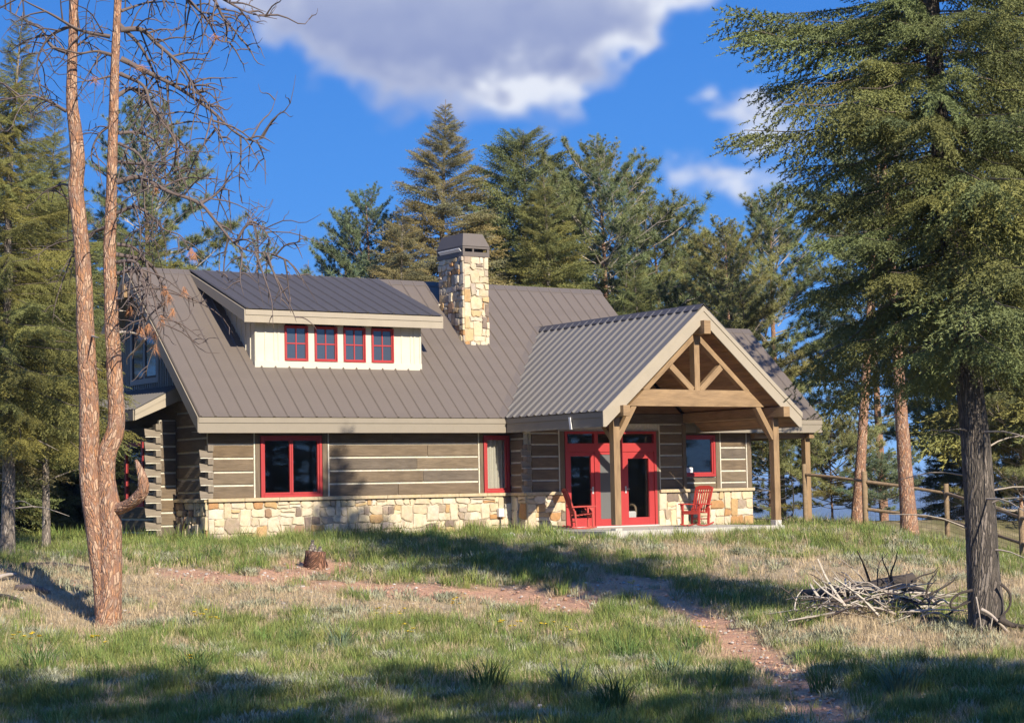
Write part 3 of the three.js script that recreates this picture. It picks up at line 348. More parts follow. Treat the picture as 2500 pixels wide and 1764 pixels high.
// ---------- roofs of ribbed metal, panel by panel ----------
// a panel lies along its slope: local x across, local y up the slope, local z away from the roof
function panelGeo(w, len, rib = 0.032, rw = 0.075) { const t = 0.006; return join([metricUV(new THREE.BoxGeometry(w - 0.002, len, t).translate(w / 2, len / 2, -t / 2)), slab([[0, 0, 0], [rw, 0, 0], [rw * 0.68, 0, rib], [rw * 0.32, 0, rib]], [0, len, 0])]); }
function roofPlane(name, o, across, up, width, len, step, mat, opt = {}) {
  const g = grp(house, name, opt.label), A = V3(...across).normalize(), U = V3(...up).normalize(), N = A.clone().cross(U), n = Math.round(width / step), w = width / n, m4 = new THREE.Matrix4().makeBasis(A, U, N), q = new THREE.Quaternion().setFromRotationMatrix(m4), geo = panelGeo(w, len, opt.rib, opt.rw);
  for (let i = 0; i < n; i++) { const m = part(g, 'roof_panel', geo, mat); m.quaternion.copy(q); m.position.set(...o).addScaledVector(A, i * w).addScaledVector(N, 0.02 + hr() * 0.0015); }
  return g;
}
const cosM = 1 / Math.hypot(1, SM), lenM = (DM + OE) / cosM;
roofPlane('main_roof', [UL, e1, OE + 0.03], [1, 0, 0], [0, SM, -1], uR - UL, lenM, 0.406, M.roof);
part(house, 'roof_deck', slab([[UL + 0.02, e1 - 0.02, OE - 0.02], [uR - 0.02, e1 - 0.02, OE - 0.02], [uR - 0.02, RM - 0.03, -DM], [UL + 0.02, RM - 0.03, -DM]], [0, -0.12, 0]), M.trim);
part(house, 'rear_roof', slab([[UL, e1, -2 * DM - OE], [uR, e1, -2 * DM - OE], [uR, RM, -DM], [UL, RM, -DM]], [0, -0.12, 0]), M.roof);
part(house, 'rear_roof', slab([[uR, e1, -2 * DM - OE], [uE, e1, -2 * DM - OE], [uE, RW, -2 * DM + DW], [uR, RW, -2 * DM + DW]], [0, -0.12, 0]), M.roof); part(house, 'rear_roof', slab([[uR, RW - 0.005, -2 * DM + DW], [uE, RW - 0.005, -2 * DM + DW], [uE, RW - 0.005, -DW], [uR, RW - 0.005, -DW]], [0, -0.1, 0]), M.roof);
const lenW = (DW + OE) / cosM; roofPlane('wing_roof', [uR, e1, OE + 0.03], [1, 0, 0], [0, SM, -1], uE - uR, lenW, 0.406, M.roof);
part(house, 'roof_deck', slab([[uR, e1 - 0.02, OE - 0.02], [uE - 0.02, e1 - 0.02, OE - 0.02], [uE - 0.02, RW - 0.03, -DW], [uR, RW - 0.03, -DW]], [0, -0.12, 0]), M.trim);
const capRun = (a, b, y, z, mat, w = 0.17, s = SM) => [slab([[a, y + 0.065, z], [b, y + 0.065, z], [b, y + 0.065 - w * s, z + w], [a, y + 0.065 - w * s, z + w]], [0, -0.012, 0]), slab([[a, y + 0.065, z], [b, y + 0.065, z], [b, y + 0.065 - w * s, z - w], [a, y + 0.065 - w * s, z - w]], [0, -0.012, 0])];
part(house, 'ridge_cap', capRun(UL - 0.02, uR + 0.02, RM + 0.01, -DM, M.cap), M.cap); part(house, 'ridge_cap', capRun(uR, uE + 0.02, RW + 0.01, -DW, M.cap), M.cap);
// fascias: a broad board with a narrower one over it
const fascia = (name, a, b, z, yb, yt, mat, lip = 0.02) => { const g = grp(house, name); part(g, 'board', bx(a, b, yb, yt - 0.14, z - 0.03, z, 0.004), mat); part(g, 'upper_board', bx(a - 0.003, b + 0.003, yt - 0.138, yt, z - 0.034, z + lip, 0.004), mat); return g; };
fascia('eave_fascia', UL, uV - 0.01, OE, e0, e1, M.trimMain); fascia('eave_fascia', uP1 - 0.5, uE, OE, e0, e1, M.trimMain);
part(house, 'soffit', bx(UL + 0.03, uV + 0.1, e0 + 0.03, e0 + 0.045, 0.0, OE - 0.035), M.trim); part(house, 'soffit', bx(uB1, uE - 0.03, e0 + 0.03, e0 + 0.045, 0.0, OE - 0.035), M.ceiling[1]);
// end rakes of the main roof and of the wing
const rake = (x0, x1, ridge, zr, dirs, mat, name = 'rake_board') => { for (const d of dirs) { const zE = d > 0 ? OE : -2 * DM - OE, zr2 = zr; part(house, name, slab([[x0, ridge, zr2], [x0, e1, zE], [x0, e0 + 0.02, zE], [x0, ridge - 0.36, zr2]], [x1 - x0, 0, 0]), mat); } };
rake(UL - 0.03, UL + 0.01, RM, -DM, [1, -1], M.trimMain); rake(uR, uR + 0.04, RM, -DM, [1], M.trimMain); rake(uE - 0.01, uE + 0.03, RW, -DW, [1], M.trimMain);
part(house, 'rake_soffit', slab([[UL + 0.01, RM - 0.34, -DM], [UL + 0.01, e0 + 0.06, OE - 0.04], [UW, e0 + 0.06, OE - 0.04], [UW, RM - 0.34, -DM]], [0, 0.02, 0]), M.trim); part(house, 'rake_soffit', slab([[UL + 0.01, RM - 0.34, -DM], [UL + 0.01, e0 + 0.06, -2 * DM - OE], [UW, e0 + 0.06, -2 * DM - OE], [UW, RM - 0.34, -DM]], [0, 0.02, 0]), M.trim);
part(house, 'ridge_beam_end', bx(UL - 0.12, UW, RM - 0.78, RM - 0.42, -DM - 0.13, -DM + 0.13, 0.01), M.timber);

// dormer
{
  const x0 = 1.69, x1 = 6.78, z = -1.0, yb = 4.77, ye = 5.95, yt = 6.28, ze = -0.6, ru0 = 1.24, ru1 = 7.24, roofY = (zz) => e1 + SM * (OE - zz);
  const g = grp(house, 'dormer_wall'); for (const [a, b, c, d] of [[x0 + 0.01, 2.58, yb - 0.1, 6.1], [5.88, x1 - 0.01, yb - 0.1, 6.1], [3.24, 3.47, 4.9, 6.1], [4.12, 4.35, 4.9, 6.1], [4.99, 5.22, 4.9, 6.1], [2.58, 5.88, yb - 0.1, 5.0]]) part(g, 'sheathing', bx(a, b, c, d, z - 0.1, z), M.siding);
  part(g, 'bottom_board', bx(x0 - 0.01, x1 + 0.01, yb - 0.03, 4.985, z - 0.01, z + 0.026, 0.005), M.siding); const bat = (x, a = 4.987, b = 6.05) => part(g, 'batten', bx(x - 0.025, x + 0.025, a, b, z - 0.01, z + 0.022, 0.004), M.siding);
  for (const x of [x0 + 0.03, x0 + 0.31, x0 + 0.58, x0 + 0.7, x1 - 0.62, x1 - 0.33, x1 - 0.21, x1 - 0.03]) bat(x); for (const [a, b] of [[3.265, 3.445], [4.15, 4.325], [5.02, 5.19]]) part(g, 'mullion_board', bx(a, b, 4.987, 6.05, z - 0.01, z + 0.022, 0.004), M.siding);
  for (const sx of [x0, x1 - 0.05]) { const zb = OE - (yb - e1) / SM; part(g, 'cheek', slab([[sx, roofY(z) - 0.06, z], [sx, 6.1, z], [sx, 6.22, -1.5], [sx, 7.2, -4.0], [sx, roofY(-4.0) - 0.1, -4.0]], [0.05, 0, 0]), M.siding); }
  for (let zz = -1.25; zz > -3.4; zz -= 0.28) { const lo = roofY(zz) - 0.03, hi = 6.06 + (-zz - 0.6) * 0.352; if (hi - lo > 0.1) part(g, 'batten', bx(x0 - 0.02, x0 + 0.01, lo, hi - 0.05, zz - 0.022, zz + 0.022), M.siding); }
  [[2.56, 3.255], [3.455, 4.14], [4.335, 5.01], [5.2, 5.895]].forEach(([a, b], i) => windowUnit('dormer_window', a, b, 4.99, 5.93, z + 0.025, 1, ['leftmost', 'second from the left', 'second from the right', 'rightmost'][i] + ' red dormer window of four panes', { t: 0.035, s: 0.035, muntin: true, glass: M.glassDormer }));
  const sl = (RM + 0.03 - yt) / (DM + ze), ru = [0, sl, -1];
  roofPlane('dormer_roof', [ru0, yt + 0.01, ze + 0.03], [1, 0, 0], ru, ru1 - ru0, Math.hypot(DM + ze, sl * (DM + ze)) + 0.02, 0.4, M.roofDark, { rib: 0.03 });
  part(house, 'dormer_deck', slab([[ru0 + 0.02, yt - 0.01, ze - 0.03], [ru1 - 0.02, yt - 0.01, ze - 0.03], [ru1 - 0.02, RM - 0.02, -DM], [ru0 + 0.02, RM - 0.02, -DM]], [0, -0.1, 0]), M.trim);
  fascia('dormer_fascia', ru0, ru1, ze, ye, yt, M.trim);
  for (const [a, b] of [[ru0 - 0.03, ru0 + 0.005], [ru1 - 0.005, ru1 + 0.03]]) part(house, 'dormer_rake', slab([[a, yt, ze], [a, ye, ze], [a, RM - 0.32, -DM + 0.25], [a, RM, -DM]], [b - a, 0, 0]), M.trim);
  part(house, 'dormer_soffit', slab([[ru0, ye + 0.03, ze - 0.03], [ru1, ye + 0.03, ze - 0.03], [ru1, ye + 0.03 + 0.4 * sl, ze - 0.43], [ru0, ye + 0.03 + 0.4 * sl, ze - 0.43]], [0, 0.015, 0]), M.trim);
}
// chimney
{
  const x0 = 8.8, x1 = 9.65, z1 = -1.93, z0 = -3.3, yt = 8.2, ch = part(house, 'chimney', bx(x0 + 0.03, x1 - 0.03, 4.9, yt - 0.01, z0 + 0.03, z1 - 0.03), M.mortar); house.remove(ch);
  stoneWall('chimney_face', frontF(z1), x0, x1, 5.52, yt, { map: mapF(z1), h: 0.185, w: 0.25, rough: 0.03 }).children.length;
  const lf = (x) => (a0, a1, y0, y1, d0, d1) => bx(x - d1, x - d0, y0, y1, -a1, -a0); stoneWall('chimney_side', lf(x0), -z1 - 0.01, -z0, 5.6, yt, { map: mapL(x0), h: 0.16, w: 0.2, rough: 0.065, proud: 0.0, loose: true });
  part(house, 'chimney_core', bx(x0 + 0.1, x1 - 0.02, 5.0, yt - 0.005, z0, z1 - 0.1), M.mortar); part(house, 'chimney_flashing', bx(x0 - 0.06, x1 + 0.06, 5.49, 5.56, z1 - 0.1, z1 + 0.05), M.cap);
  const c = grp(house, 'chimney_cap'), rim = (y0, y1, o, zf = 0) => [bx(x0 - o, x1 + o, y0, y1, z0 - o, z1 + o)];
  part(c, 'skirt', rim(yt, 8.33, 0.03), M.cap); for (const [a, b] of [[x0 - 0.03, x0 + 0.04], [x0 + 0.3, x0 + 0.35], [x1 - 0.05, x1 + 0.03]]) part(c, 'post', [bx(a, b, 8.33, 8.43, z1 - 0.02, z1 + 0.03), bx(a, b, 8.33, 8.43, z0 - 0.03, z0 + 0.02)], M.cap); part(c, 'flue', bx(x0 + 0.1, x1 - 0.1, 8.3, 8.44, z0 + 0.2, z1 - 0.1), M.dark);
  part(c, 'side_louver', slab([[x0 - 0.03, 8.43, z0 + 0.12], [x0 - 0.03, 8.43, z1 - 0.05], [x0 - 0.03, 8.33, z1 - 0.05], [x0 - 0.03, 8.33, z0 + 0.12]], [0.02, 0, 0]), M.cap); part(c, 'sunlit_slot_strip', slab([[x0 - 0.035, 8.34, z0 + 0.15], [x0 - 0.035, 8.34, z1 - 0.06], [x0 - 0.11, 8.42, z1 - 0.06], [x0 - 0.11, 8.42, z0 + 0.15]], [0.01, 0.012, 0]), M.white);  // the white flap is added to stand for sunlight in the side slot
  const o = 0.04, B = [[x0 - o, z1 + o], [x1 + o, z1 + o], [x1 + o, z0 - o], [x0 - o, z0 - o]], T = [[x0 + 0.06, z1 - 0.08], [x1 - 0.13, z1 - 0.08], [x1 - 0.13, z0 + 0.1], [x0 + 0.06, z0 + 0.1]], ya = 8.5, yc = 8.88, hood = [bx(x0 - o, x1 + o, 8.43, ya, z0 - o, z1 + o)];
  for (let i = 0; i < 4; i++) { const j = (i + 1) % 4; hood.push(slab([[B[i][0], ya, B[i][1]], [B[j][0], ya, B[j][1]], [T[j][0], yc, T[j][1]], [T[i][0], yc, T[i][1]]], [0, -0.012, 0])); } hood.push(slab(T.map(([x, z]) => [x, yc, z]), [0, -0.012, 0])); part(c, 'hood', hood, M.cap);
}
// porch roof
{
  const hlf = uC - uV, L = Math.hypot(hlf, SP * hlf), wb = (RM - RP) / SM - DM - 0.05;
  roofPlane('porch_roof', [uV - 0.03, e1, wb], [0, 0, 1], [1, SP, 0], wP - wb, L, 0.345, M.roofPorch, { rib: 0.045, rw: 0.12, label: 'left slope of the porch roof' });
  roofPlane('porch_roof', [uP1 + 0.03, e1, wP], [0, 0, -1], [-1, SP, 0], wP - wb, L, 0.345, M.roofPorch, { rib: 0.045, rw: 0.12, label: 'right slope of the porch roof' });
  const ridge = (w, s) => slab([[uC, RP + 0.1, wb + 0.1], [uC, RP + 0.1, wP + 0.02], [uC + s * w, RP + 0.1 - w * SP, wP + 0.02], [uC + s * w, RP + 0.1 - w * SP, wb + 0.1]], [0, -0.012, 0]); part(house, 'porch_ridge_cap', [ridge(0.2, -1), ridge(0.2, 1)], M.roofDark);
  // flashing in the two valleys, lying on the main slope
  for (const s of [-1, 1]) { const pt = (z, off) => { const u = uC + s * (RP - e1 - SM * (OE - z)) / SP; return [u + s * off, e1 + SM * (OE - z) + 0.055, z]; }; part(house, 'valley_flashing', slab([pt(OE + 0.02, -0.02), pt(OE + 0.02, 0.26), pt(wb, 0.26), pt(wb, -0.02)], [0, 0.006, 0]), M.cap); }
  // fascias along the eaves and boards up the gable
  for (const s of [-1, 1]) { const u = uC + s * hlf, g = grp(house, 'porch_eave_fascia'); part(g, 'board', bx(Math.min(u, u - s * 0.03), Math.max(u, u - s * 0.03), e0, e1 - 0.142, OE + 0.02, wP - 0.04), M.trimMain); part(g, 'upper_board', bx(Math.min(u + s * 0.02, u - s * 0.034), Math.max(u + s * 0.02, u - s * 0.034), e1 - 0.14, e1 - 0.004, OE + 0.022, wP - 0.042), M.trimMain);
    const o = 0.03; part(house, 'rake_board', slab([[u + s * o, e1 - 0.02, wP - 0.04], [uC, RP + 0.01, wP - 0.04], [uC, RP - 0.4, wP - 0.04], [u - s * 0.06, e0, wP - 0.04], [u + s * o, e0, wP - 0.04]], [0, 0, 0.04]), M.trim, s < 0 ? 'left rake board of the porch gable' : 'right rake board of the porch gable');
    part(house, 'rake_trim', slab([[u + s * (o + 0.02), e1 + 0.005, wP], [uC, RP + 0.035, wP], [uC, RP - 0.1, wP], [u + s * (o + 0.02), e1 - 0.13, wP]], [0, 0, 0.022]), M.trim);
    // vaulted ceiling of boards running front to back
    const cg = grp(house, 'porch_ceiling'), N = 26; for (let k = 0; k < N; k++) { const a = k / N, b = (k + 1) / N - 0.002, y = (t) => lerp(e0 + 0.03, RP - 0.42, t), x = (t) => lerp(u - s * 0.03, uC, t); part(cg, 'ceiling_board', slab([[x(a), y(a), wB + 0.02], [x(b), y(b), wB + 0.02], [x(b), y(b), wP - 0.06], [x(a), y(a), wP - 0.06]], [0, 0.02 + (k % 2) * 0.004, 0]), M.ceiling[k % 3]); }
  }
  // timber frame
  const pg = (n) => grp(house, n), T = pg('porch_truss'), lineY = (u, off) => RP - off - SP * Math.abs(u - uC), zA = wT - 0.1, zB = wT + 0.1;
  part(T, 'tie_beam', slab([[uC - (RP - 0.7 - 3.585) / SP, 3.585, zA], [uC + (RP - 0.7 - 3.585) / SP, 3.585, zA], [uC + (RP - 0.7 - 4.025) / SP, 4.025, zA], [uC - (RP - 0.7 - 4.025) / SP, 4.025, zA]], [0, 0, 0.2]), M.timber);
  for (const s of [-1, 1]) { const ua = uC + s * (RP - 0.7 - 4.0) / SP; part(T, 'rafter', slab([[ua, 4.027, zA + 0.01], [uC + s * 0.001, lineY(uC, 0.62), zA + 0.01], [uC + s * 0.001, lineY(uC, 0.8), zA + 0.01], [uC + s * (RP - 0.83 - 4.027) / SP, 4.027, zA + 0.01]], [0, 0, 0.18]), M.timber);
    part(T, 'strut', beam(V3(uC + s * 0.13, 4.02, wT), V3(uC + s * 0.86, lineY(uC + 0.86, 0.84), wT), 0.17, 0.16, V3(0, 0, 1)), M.timber); }
  part(T, 'king_post', bx(uC - 0.09, uC + 0.09, 4.0, RP - 0.72, zA - 0.006, zB + 0.006, 0.008), M.timber);
  for (const u of [9.2, 2 * uC - 9.2]) { const s = u < uC ? -1 : 1, P = pg('porch_post'); part(P, 'timber', bx(u - 0.1, u + 0.1, 0.5, 3.3, wT - 0.1, wT + 0.1, 0.01), M.timber); part(P, 'footing', bx(u - 0.11, u + 0.11, 0.0, s > 0 ? 0.5 : 0.42, wT - 0.11, wT + 0.11, 0.01), M.concrete);
    part(house, 'knee_brace', beam(V3(u - s * 0.06, 2.72, wT), V3(u - s * 0.62, 3.6, wT), 0.15, 0.16, V3(0, 0, 1)), M.timber); part(house, 'knee_brace', beam(V3(u, 2.72, wT - 0.06), V3(u, 3.34, wT - 0.66), 0.15, 0.14), M.timber);
    part(house, 'plate_beam', bx(u - 0.11, u + 0.11, 3.302, 3.58, wB, wP + 0.14, 0.01), M.timber); }
  part(house, 'ridge_beam', bx(uC - 0.11, uC + 0.11, RP - 0.72, RP - 0.36, wB, wP + 0.16, 0.01), M.timber);
}
// side porch at the far end
{ const g = grp(house, 'side_porch'); for (const [x, z] of [[19.9, 0.1], [19.9, -3.6]]) { part(g, 'post', bx(x - 0.1, x + 0.1, 0.05, 2.85, z - 0.1, z + 0.1, 0.01), M.timber); part(g, 'footing', bx(x - 0.12, x + 0.12, -0.4, 0.3, z - 0.12, z + 0.12), M.concrete); } part(g, 'beam', bx(19.8, 20.0, 2.86, 3.03, -4, 0.4, 0.01), M.timber); part(g, 'beam', bx(17.75, 19.8, 2.86, 3.03, 0.0, 0.2, 0.01), M.timber); }
// lean-to bay on the left end
{
  const x0 = -0.73, z0 = -5.6, z1 = -1.93, rows = [0.05]; for (let y = 0.36; y < 3.75; y += 0.3425) rows.push(y);
  logWall('log_wall', frontF(z1), x0 + 0.13, UW - 0.0, rows, 0.14); const L = logWall('log_wall', leftF(x0), z0, z1 - 0.04, [0.05, 0.53, 0.87, 1.2], 0.14); logWall('log_wall', leftF(x0), z0, -5.1, [1.2, 1.55, 1.9, 2.24, 2.58, 2.92, 3.26], 0.14); logWall('log_wall', leftF(x0), -2.7, z1 - 0.04, [1.2, 1.55, 1.9, 2.24, 2.58, 2.92, 3.26], 0.14); part(house, 'top_log', bx(x0 - 0.015, x0 + 0.14, 2.9, 3.26, -5.1, -2.7, 0.01), M.logs[3]);
  const w = grp(house, 'bay_window', 'red framed side window in the lean-to bay'); part(w, 'frame', [bx(x0 - 0.03, x0 + 0.08, 1.2, 2.9, -5.1, -5.0), bx(x0 - 0.03, x0 + 0.08, 1.2, 2.9, -2.8, -2.7), bx(x0 - 0.03, x0 + 0.08, 1.2, 1.3, -5.0, -2.8), bx(x0 - 0.03, x0 + 0.08, 2.8, 2.9, -5.0, -2.8), bx(x0 - 0.02, x0 + 0.08, 1.3, 2.8, -3.95, -3.85)], M.red); for (const [a, b] of [[-5.0, -3.95], [-3.85, -2.8]]) part(w, 'pane', bx(x0 + 0.01, x0 + 0.015, 1.3, 2.8, a, b), M.glass);
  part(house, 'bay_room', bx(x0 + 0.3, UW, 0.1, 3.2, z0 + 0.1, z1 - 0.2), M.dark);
  const slope = 0.5, xe = -1.43, yE = 3.69; roofPlane('lean_to_roof', [xe, yE - 0.0, z0 - 0.3], [0, 0, 1], [1, slope, 0], z1 + 0.35 - (z0 - 0.3), Math.hypot(UW - xe, slope * (UW - xe)), 0.2, M.roofPorch, { rib: 0.025, rw: 0.09 });
  part(house, 'lean_to_rake', slab([[xe, yE, z1 + 0.31], [UW, yE + slope * (UW - xe), z1 + 0.31], [UW, yE + slope * (UW - xe) - 0.38, z1 + 0.31], [xe, yE - 0.27, z1 + 0.31]], [0, 0, 0.04]), M.trim); part(house, 'lean_to_rake', slab([[xe, yE + 0.004, z1 + 0.35], [UW, yE + 0.004 + slope * (UW - xe), z1 + 0.35], [UW, yE + slope * (UW - xe) - 0.13, z1 + 0.35], [xe, yE - 0.13, z1 + 0.35]], [0, 0, 0.02]), M.trim);
  part(house, 'lean_to_fascia', bx(xe - 0.03, xe, yE - 0.27, yE, z0 - 0.3, z1 + 0.3), M.trimMain); part(house, 'lean_to_deck', slab([[xe, yE - 0.02, z0 - 0.3], [UW, yE - 0.02 + slope * (UW - xe), z0 - 0.3], [UW, yE - 0.02 + slope * (UW - xe), z1 + 0.3], [xe, yE - 0.02, z1 + 0.3]], [0, -0.1, 0]), M.trim);
  part(house, 'end_wall', bx(UW, UW + 0.1, 0.0, 4.3, -8.2, -1.9), M.logs[1]); part(house, 'downspout', tube([[UW - 0.06, 2.95, -8.15], [UW - 0.06, 0.3, -8.15]], 0.045, 8), M.timber);
}
part(house, 'utility_box', [bx(8.5, 8.68, 0.72, 0.95, 0.06, 0.17, 0.01)], M.white); part(house, 'conduit', tube([[8.59, 0.72, 0.1], [8.59, 0.1, 0.1]], 0.016, 6), M.iron);
part(house, 'sun_streak_strip', slab([[uV - 0.03, e1 - 0.09, 3.55], [uV - 0.035, e0 - 0.02, 3.62], [uV - 0.035, e0 - 0.02, 3.7], [uV - 0.03, e1 - 0.09, 3.63]], [-0.03, 0, 0.01]), M.white);  // white strip added in place of a streak of sunlight on the fascia
// porch slab
structure(new THREE.Mesh(bx(uB0 - 0.3, 14.75, 0.0, 0.357, wB - 0.05, wT + 0.22, 0.01), M.concrete), 'patio').castShadow = true;
// ---------- conifers ----------
function soup(pos) { const g = new THREE.BufferGeometry(); g.setAttribute('position', new THREE.Float32BufferAttribute(pos, 3)); g.computeVertexNormals(); return g; }
function firBranch(seed, o) {                                           // a flat, hanging fir bough along +x
  const r = rngOf(seed), L = o.L, pos = [], ax = (t) => V3(L * t, L * (-o.sag * t * t + o.tip * Math.pow(t, 4)), 0.05 * L * Math.sin(t * 3 + seed)), wood = [tube([0, 0.25, 0.5, 0.75, 1].map(ax), (t) => lerp(0.018, 0.004, t) * L / 2.2, 5, false)];
  const blade = (p, d, s, w) => { const q = d.clone().cross(V3(r() - 0.5, r() - 0.5, r() - 0.5)).normalize().multiplyScalar(w); pos.push(p.x - q.x, p.y - q.y, p.z - q.z, p.x + q.x, p.y + q.y, p.z + q.z, p.x + d.x * s, p.y + d.y * s, p.z + d.z * s); };
  for (let i = 0; i < o.n; i++) {
    const t = 0.1 + 0.9 * Math.pow((i + r() * 0.6) / o.n, 0.9), side = i % 2 ? 1 : -1, p0 = ax(Math.min(t, 1)), l = L * (o.tw * Math.pow(1 - t * 0.9, 0.7) * sstep(0.02, 0.3, t) + 0.07) * (0.7 + r() * 0.6), ang = (0.75 + r() * 0.35) * (1 - t * 0.45), dir = V3(Math.cos(ang), -0.12 - o.hang * r(), Math.sin(ang) * side).normalize();
    if (o.twigWood) wood.push(tube([p0, p0.clone().addScaledVector(dir, l)], [0.006, 0.003], 3, false));
    const m = Math.max(2, Math.round(l / o.sp)); for (let k = 0; k <= m; k++) {
      const q = p0.clone().addScaledVector(dir, l * (0.08 + 0.92 * k / m)); q.y -= o.hang * 0.35 * l * (k / m) * (k / m); const s2 = k % 2 ? 1 : -1, a2 = 0.75 + r() * 0.3, dd = V3(dir.x * Math.cos(a2) - dir.z * s2 * Math.sin(a2), dir.y - 0.15 * r() - o.hang * 0.4, dir.z * Math.cos(a2) + dir.x * s2 * Math.sin(a2)).normalize(), l2 = o.tl * (0.6 + r() * 0.7) * (k === m ? 1.3 : 1), ddx = k === m ? dir : dd;
      for (let b = 0; b < o.nb; b++) { const bp = q.clone().addScaledVector(ddx, l2 * (b + 0.3) / o.nb), bd = ddx.clone().multiplyScalar(0.75).add(V3(r() - 0.5, r() - 0.42, r() - 0.5).multiplyScalar(1.5)).normalize(); blade(bp, bd, o.bl * (0.7 + r() * 0.6), o.bw); }
    }
  }
  return { wood: join(wood), leaf: soup(pos) };
}
function pineBranch(seed, o) {                                          // a bare limb with brushes of long needles at the twig ends
  const r = rngOf(seed), L = o.L, pos = [], ax = (t) => V3(L * t, L * (0.05 * Math.sin(t * 2.5 + seed) - 0.12 * t + o.tip * t * t), 0.1 * L * Math.sin(t * 2.8 + seed * 1.3)), wood = [tube([0, 0.2, 0.4, 0.6, 0.8, 1].map(ax), (t) => lerp(0.024, 0.006, t) * L / 2.2, 5, false)];
  const tuft = (p, d, s) => { for (let i = 0; i < o.nn; i++) { const v = V3(r() - 0.5, r() - 0.5, r() - 0.5).normalize().multiplyScalar(1.0).addScaledVector(d, 0.55).normalize(), q = v.clone().cross(V3(r() - 0.5, r() - 0.5, r() - 0.5)).normalize().multiplyScalar(o.nw), l = o.nl * s * (0.75 + r() * 0.45), b = p.clone().addScaledVector(d, (r() - 0.6) * 0.13 * s); pos.push(b.x - q.x, b.y - q.y, b.z - q.z, b.x + q.x, b.y + q.y, b.z + q.z, b.x + v.x * l, b.y + v.y * l, b.z + v.z * l); } };
  for (let i = 0; i < o.n; i++) { const t = 0.3 + 0.7 * (i + r()) / o.n, side = i % 2 ? 1 : -1, p = ax(t), a = 0.5 + r() * 0.5, d = V3(Math.cos(a), 0.15 + r() * 0.5, Math.sin(a) * side).normalize(), l = L * (0.12 + 0.22 * r()) * (1.15 - t * 0.5), e = p.clone().addScaledVector(d, l); wood.push(tube([p, p.clone().addScaledVector(d, l * 0.5).add(V3(0, -0.02, 0)), e], [0.01, 0.008, 0.005], 3, false)); tuft(e, d, 1); if (r() < 0.6) tuft(p.clone().addScaledVector(d, l * 0.55).add(V3(0, 0.06, 0)), V3(d.x, d.y + 0.6, d.z).normalize(), 0.85); }
  tuft(ax(1), V3(1, 0.3, 0).normalize(), 1); return { wood: join(wood), leaf: soup(pos) };
}
const firNear = [1, 2, 3, 4].map((s) => firBranch(100 + s, { L: 3, n: 44, tw: 0.36, sag: 0.2 + 0.05 * s, tip: 0.12 + 0.03 * s, hang: 0.4 + 0.1 * s, sp: 0.075, tl: 0.15, nb: 13, bl: 0.055, bw: 0.0105 }));
const firFar = [1, 2, 3].map((s) => firBranch(200 + s, { L: 3, n: 30, tw: 0.46, sag: 0.18 + 0.05 * s, tip: 0.14, hang: 0.35, sp: 0.14, tl: 0.24, nb: 7, bl: 0.125, bw: 0.02 }));
const pineFar = [1, 2, 3].map((s) => pineBranch(300 + s, { L: 2.6, n: 16, tip: 0.16 + 0.06 * s, nn: 84, nl: 0.21, nw: 0.0062 }));
const pineNear = [1, 2, 3].map((s) => pineBranch(330 + s, { L: 2.6, n: 12, tip: 0.16 + 0.06 * s, nn: 90, nl: 0.17, nw: 0.0035 }));
const TONE = { fir: M.needle(0.16, 0.182, 0.06), firB: M.needle(0.225, 0.2, 0.088), firY: M.needle(0.205, 0.208, 0.06), pine: M.needle(0.185, 0.22, 0.088), pineB: M.needle(0.16, 0.215, 0.115), pineY: M.needle(0.25, 0.255, 0.095) };
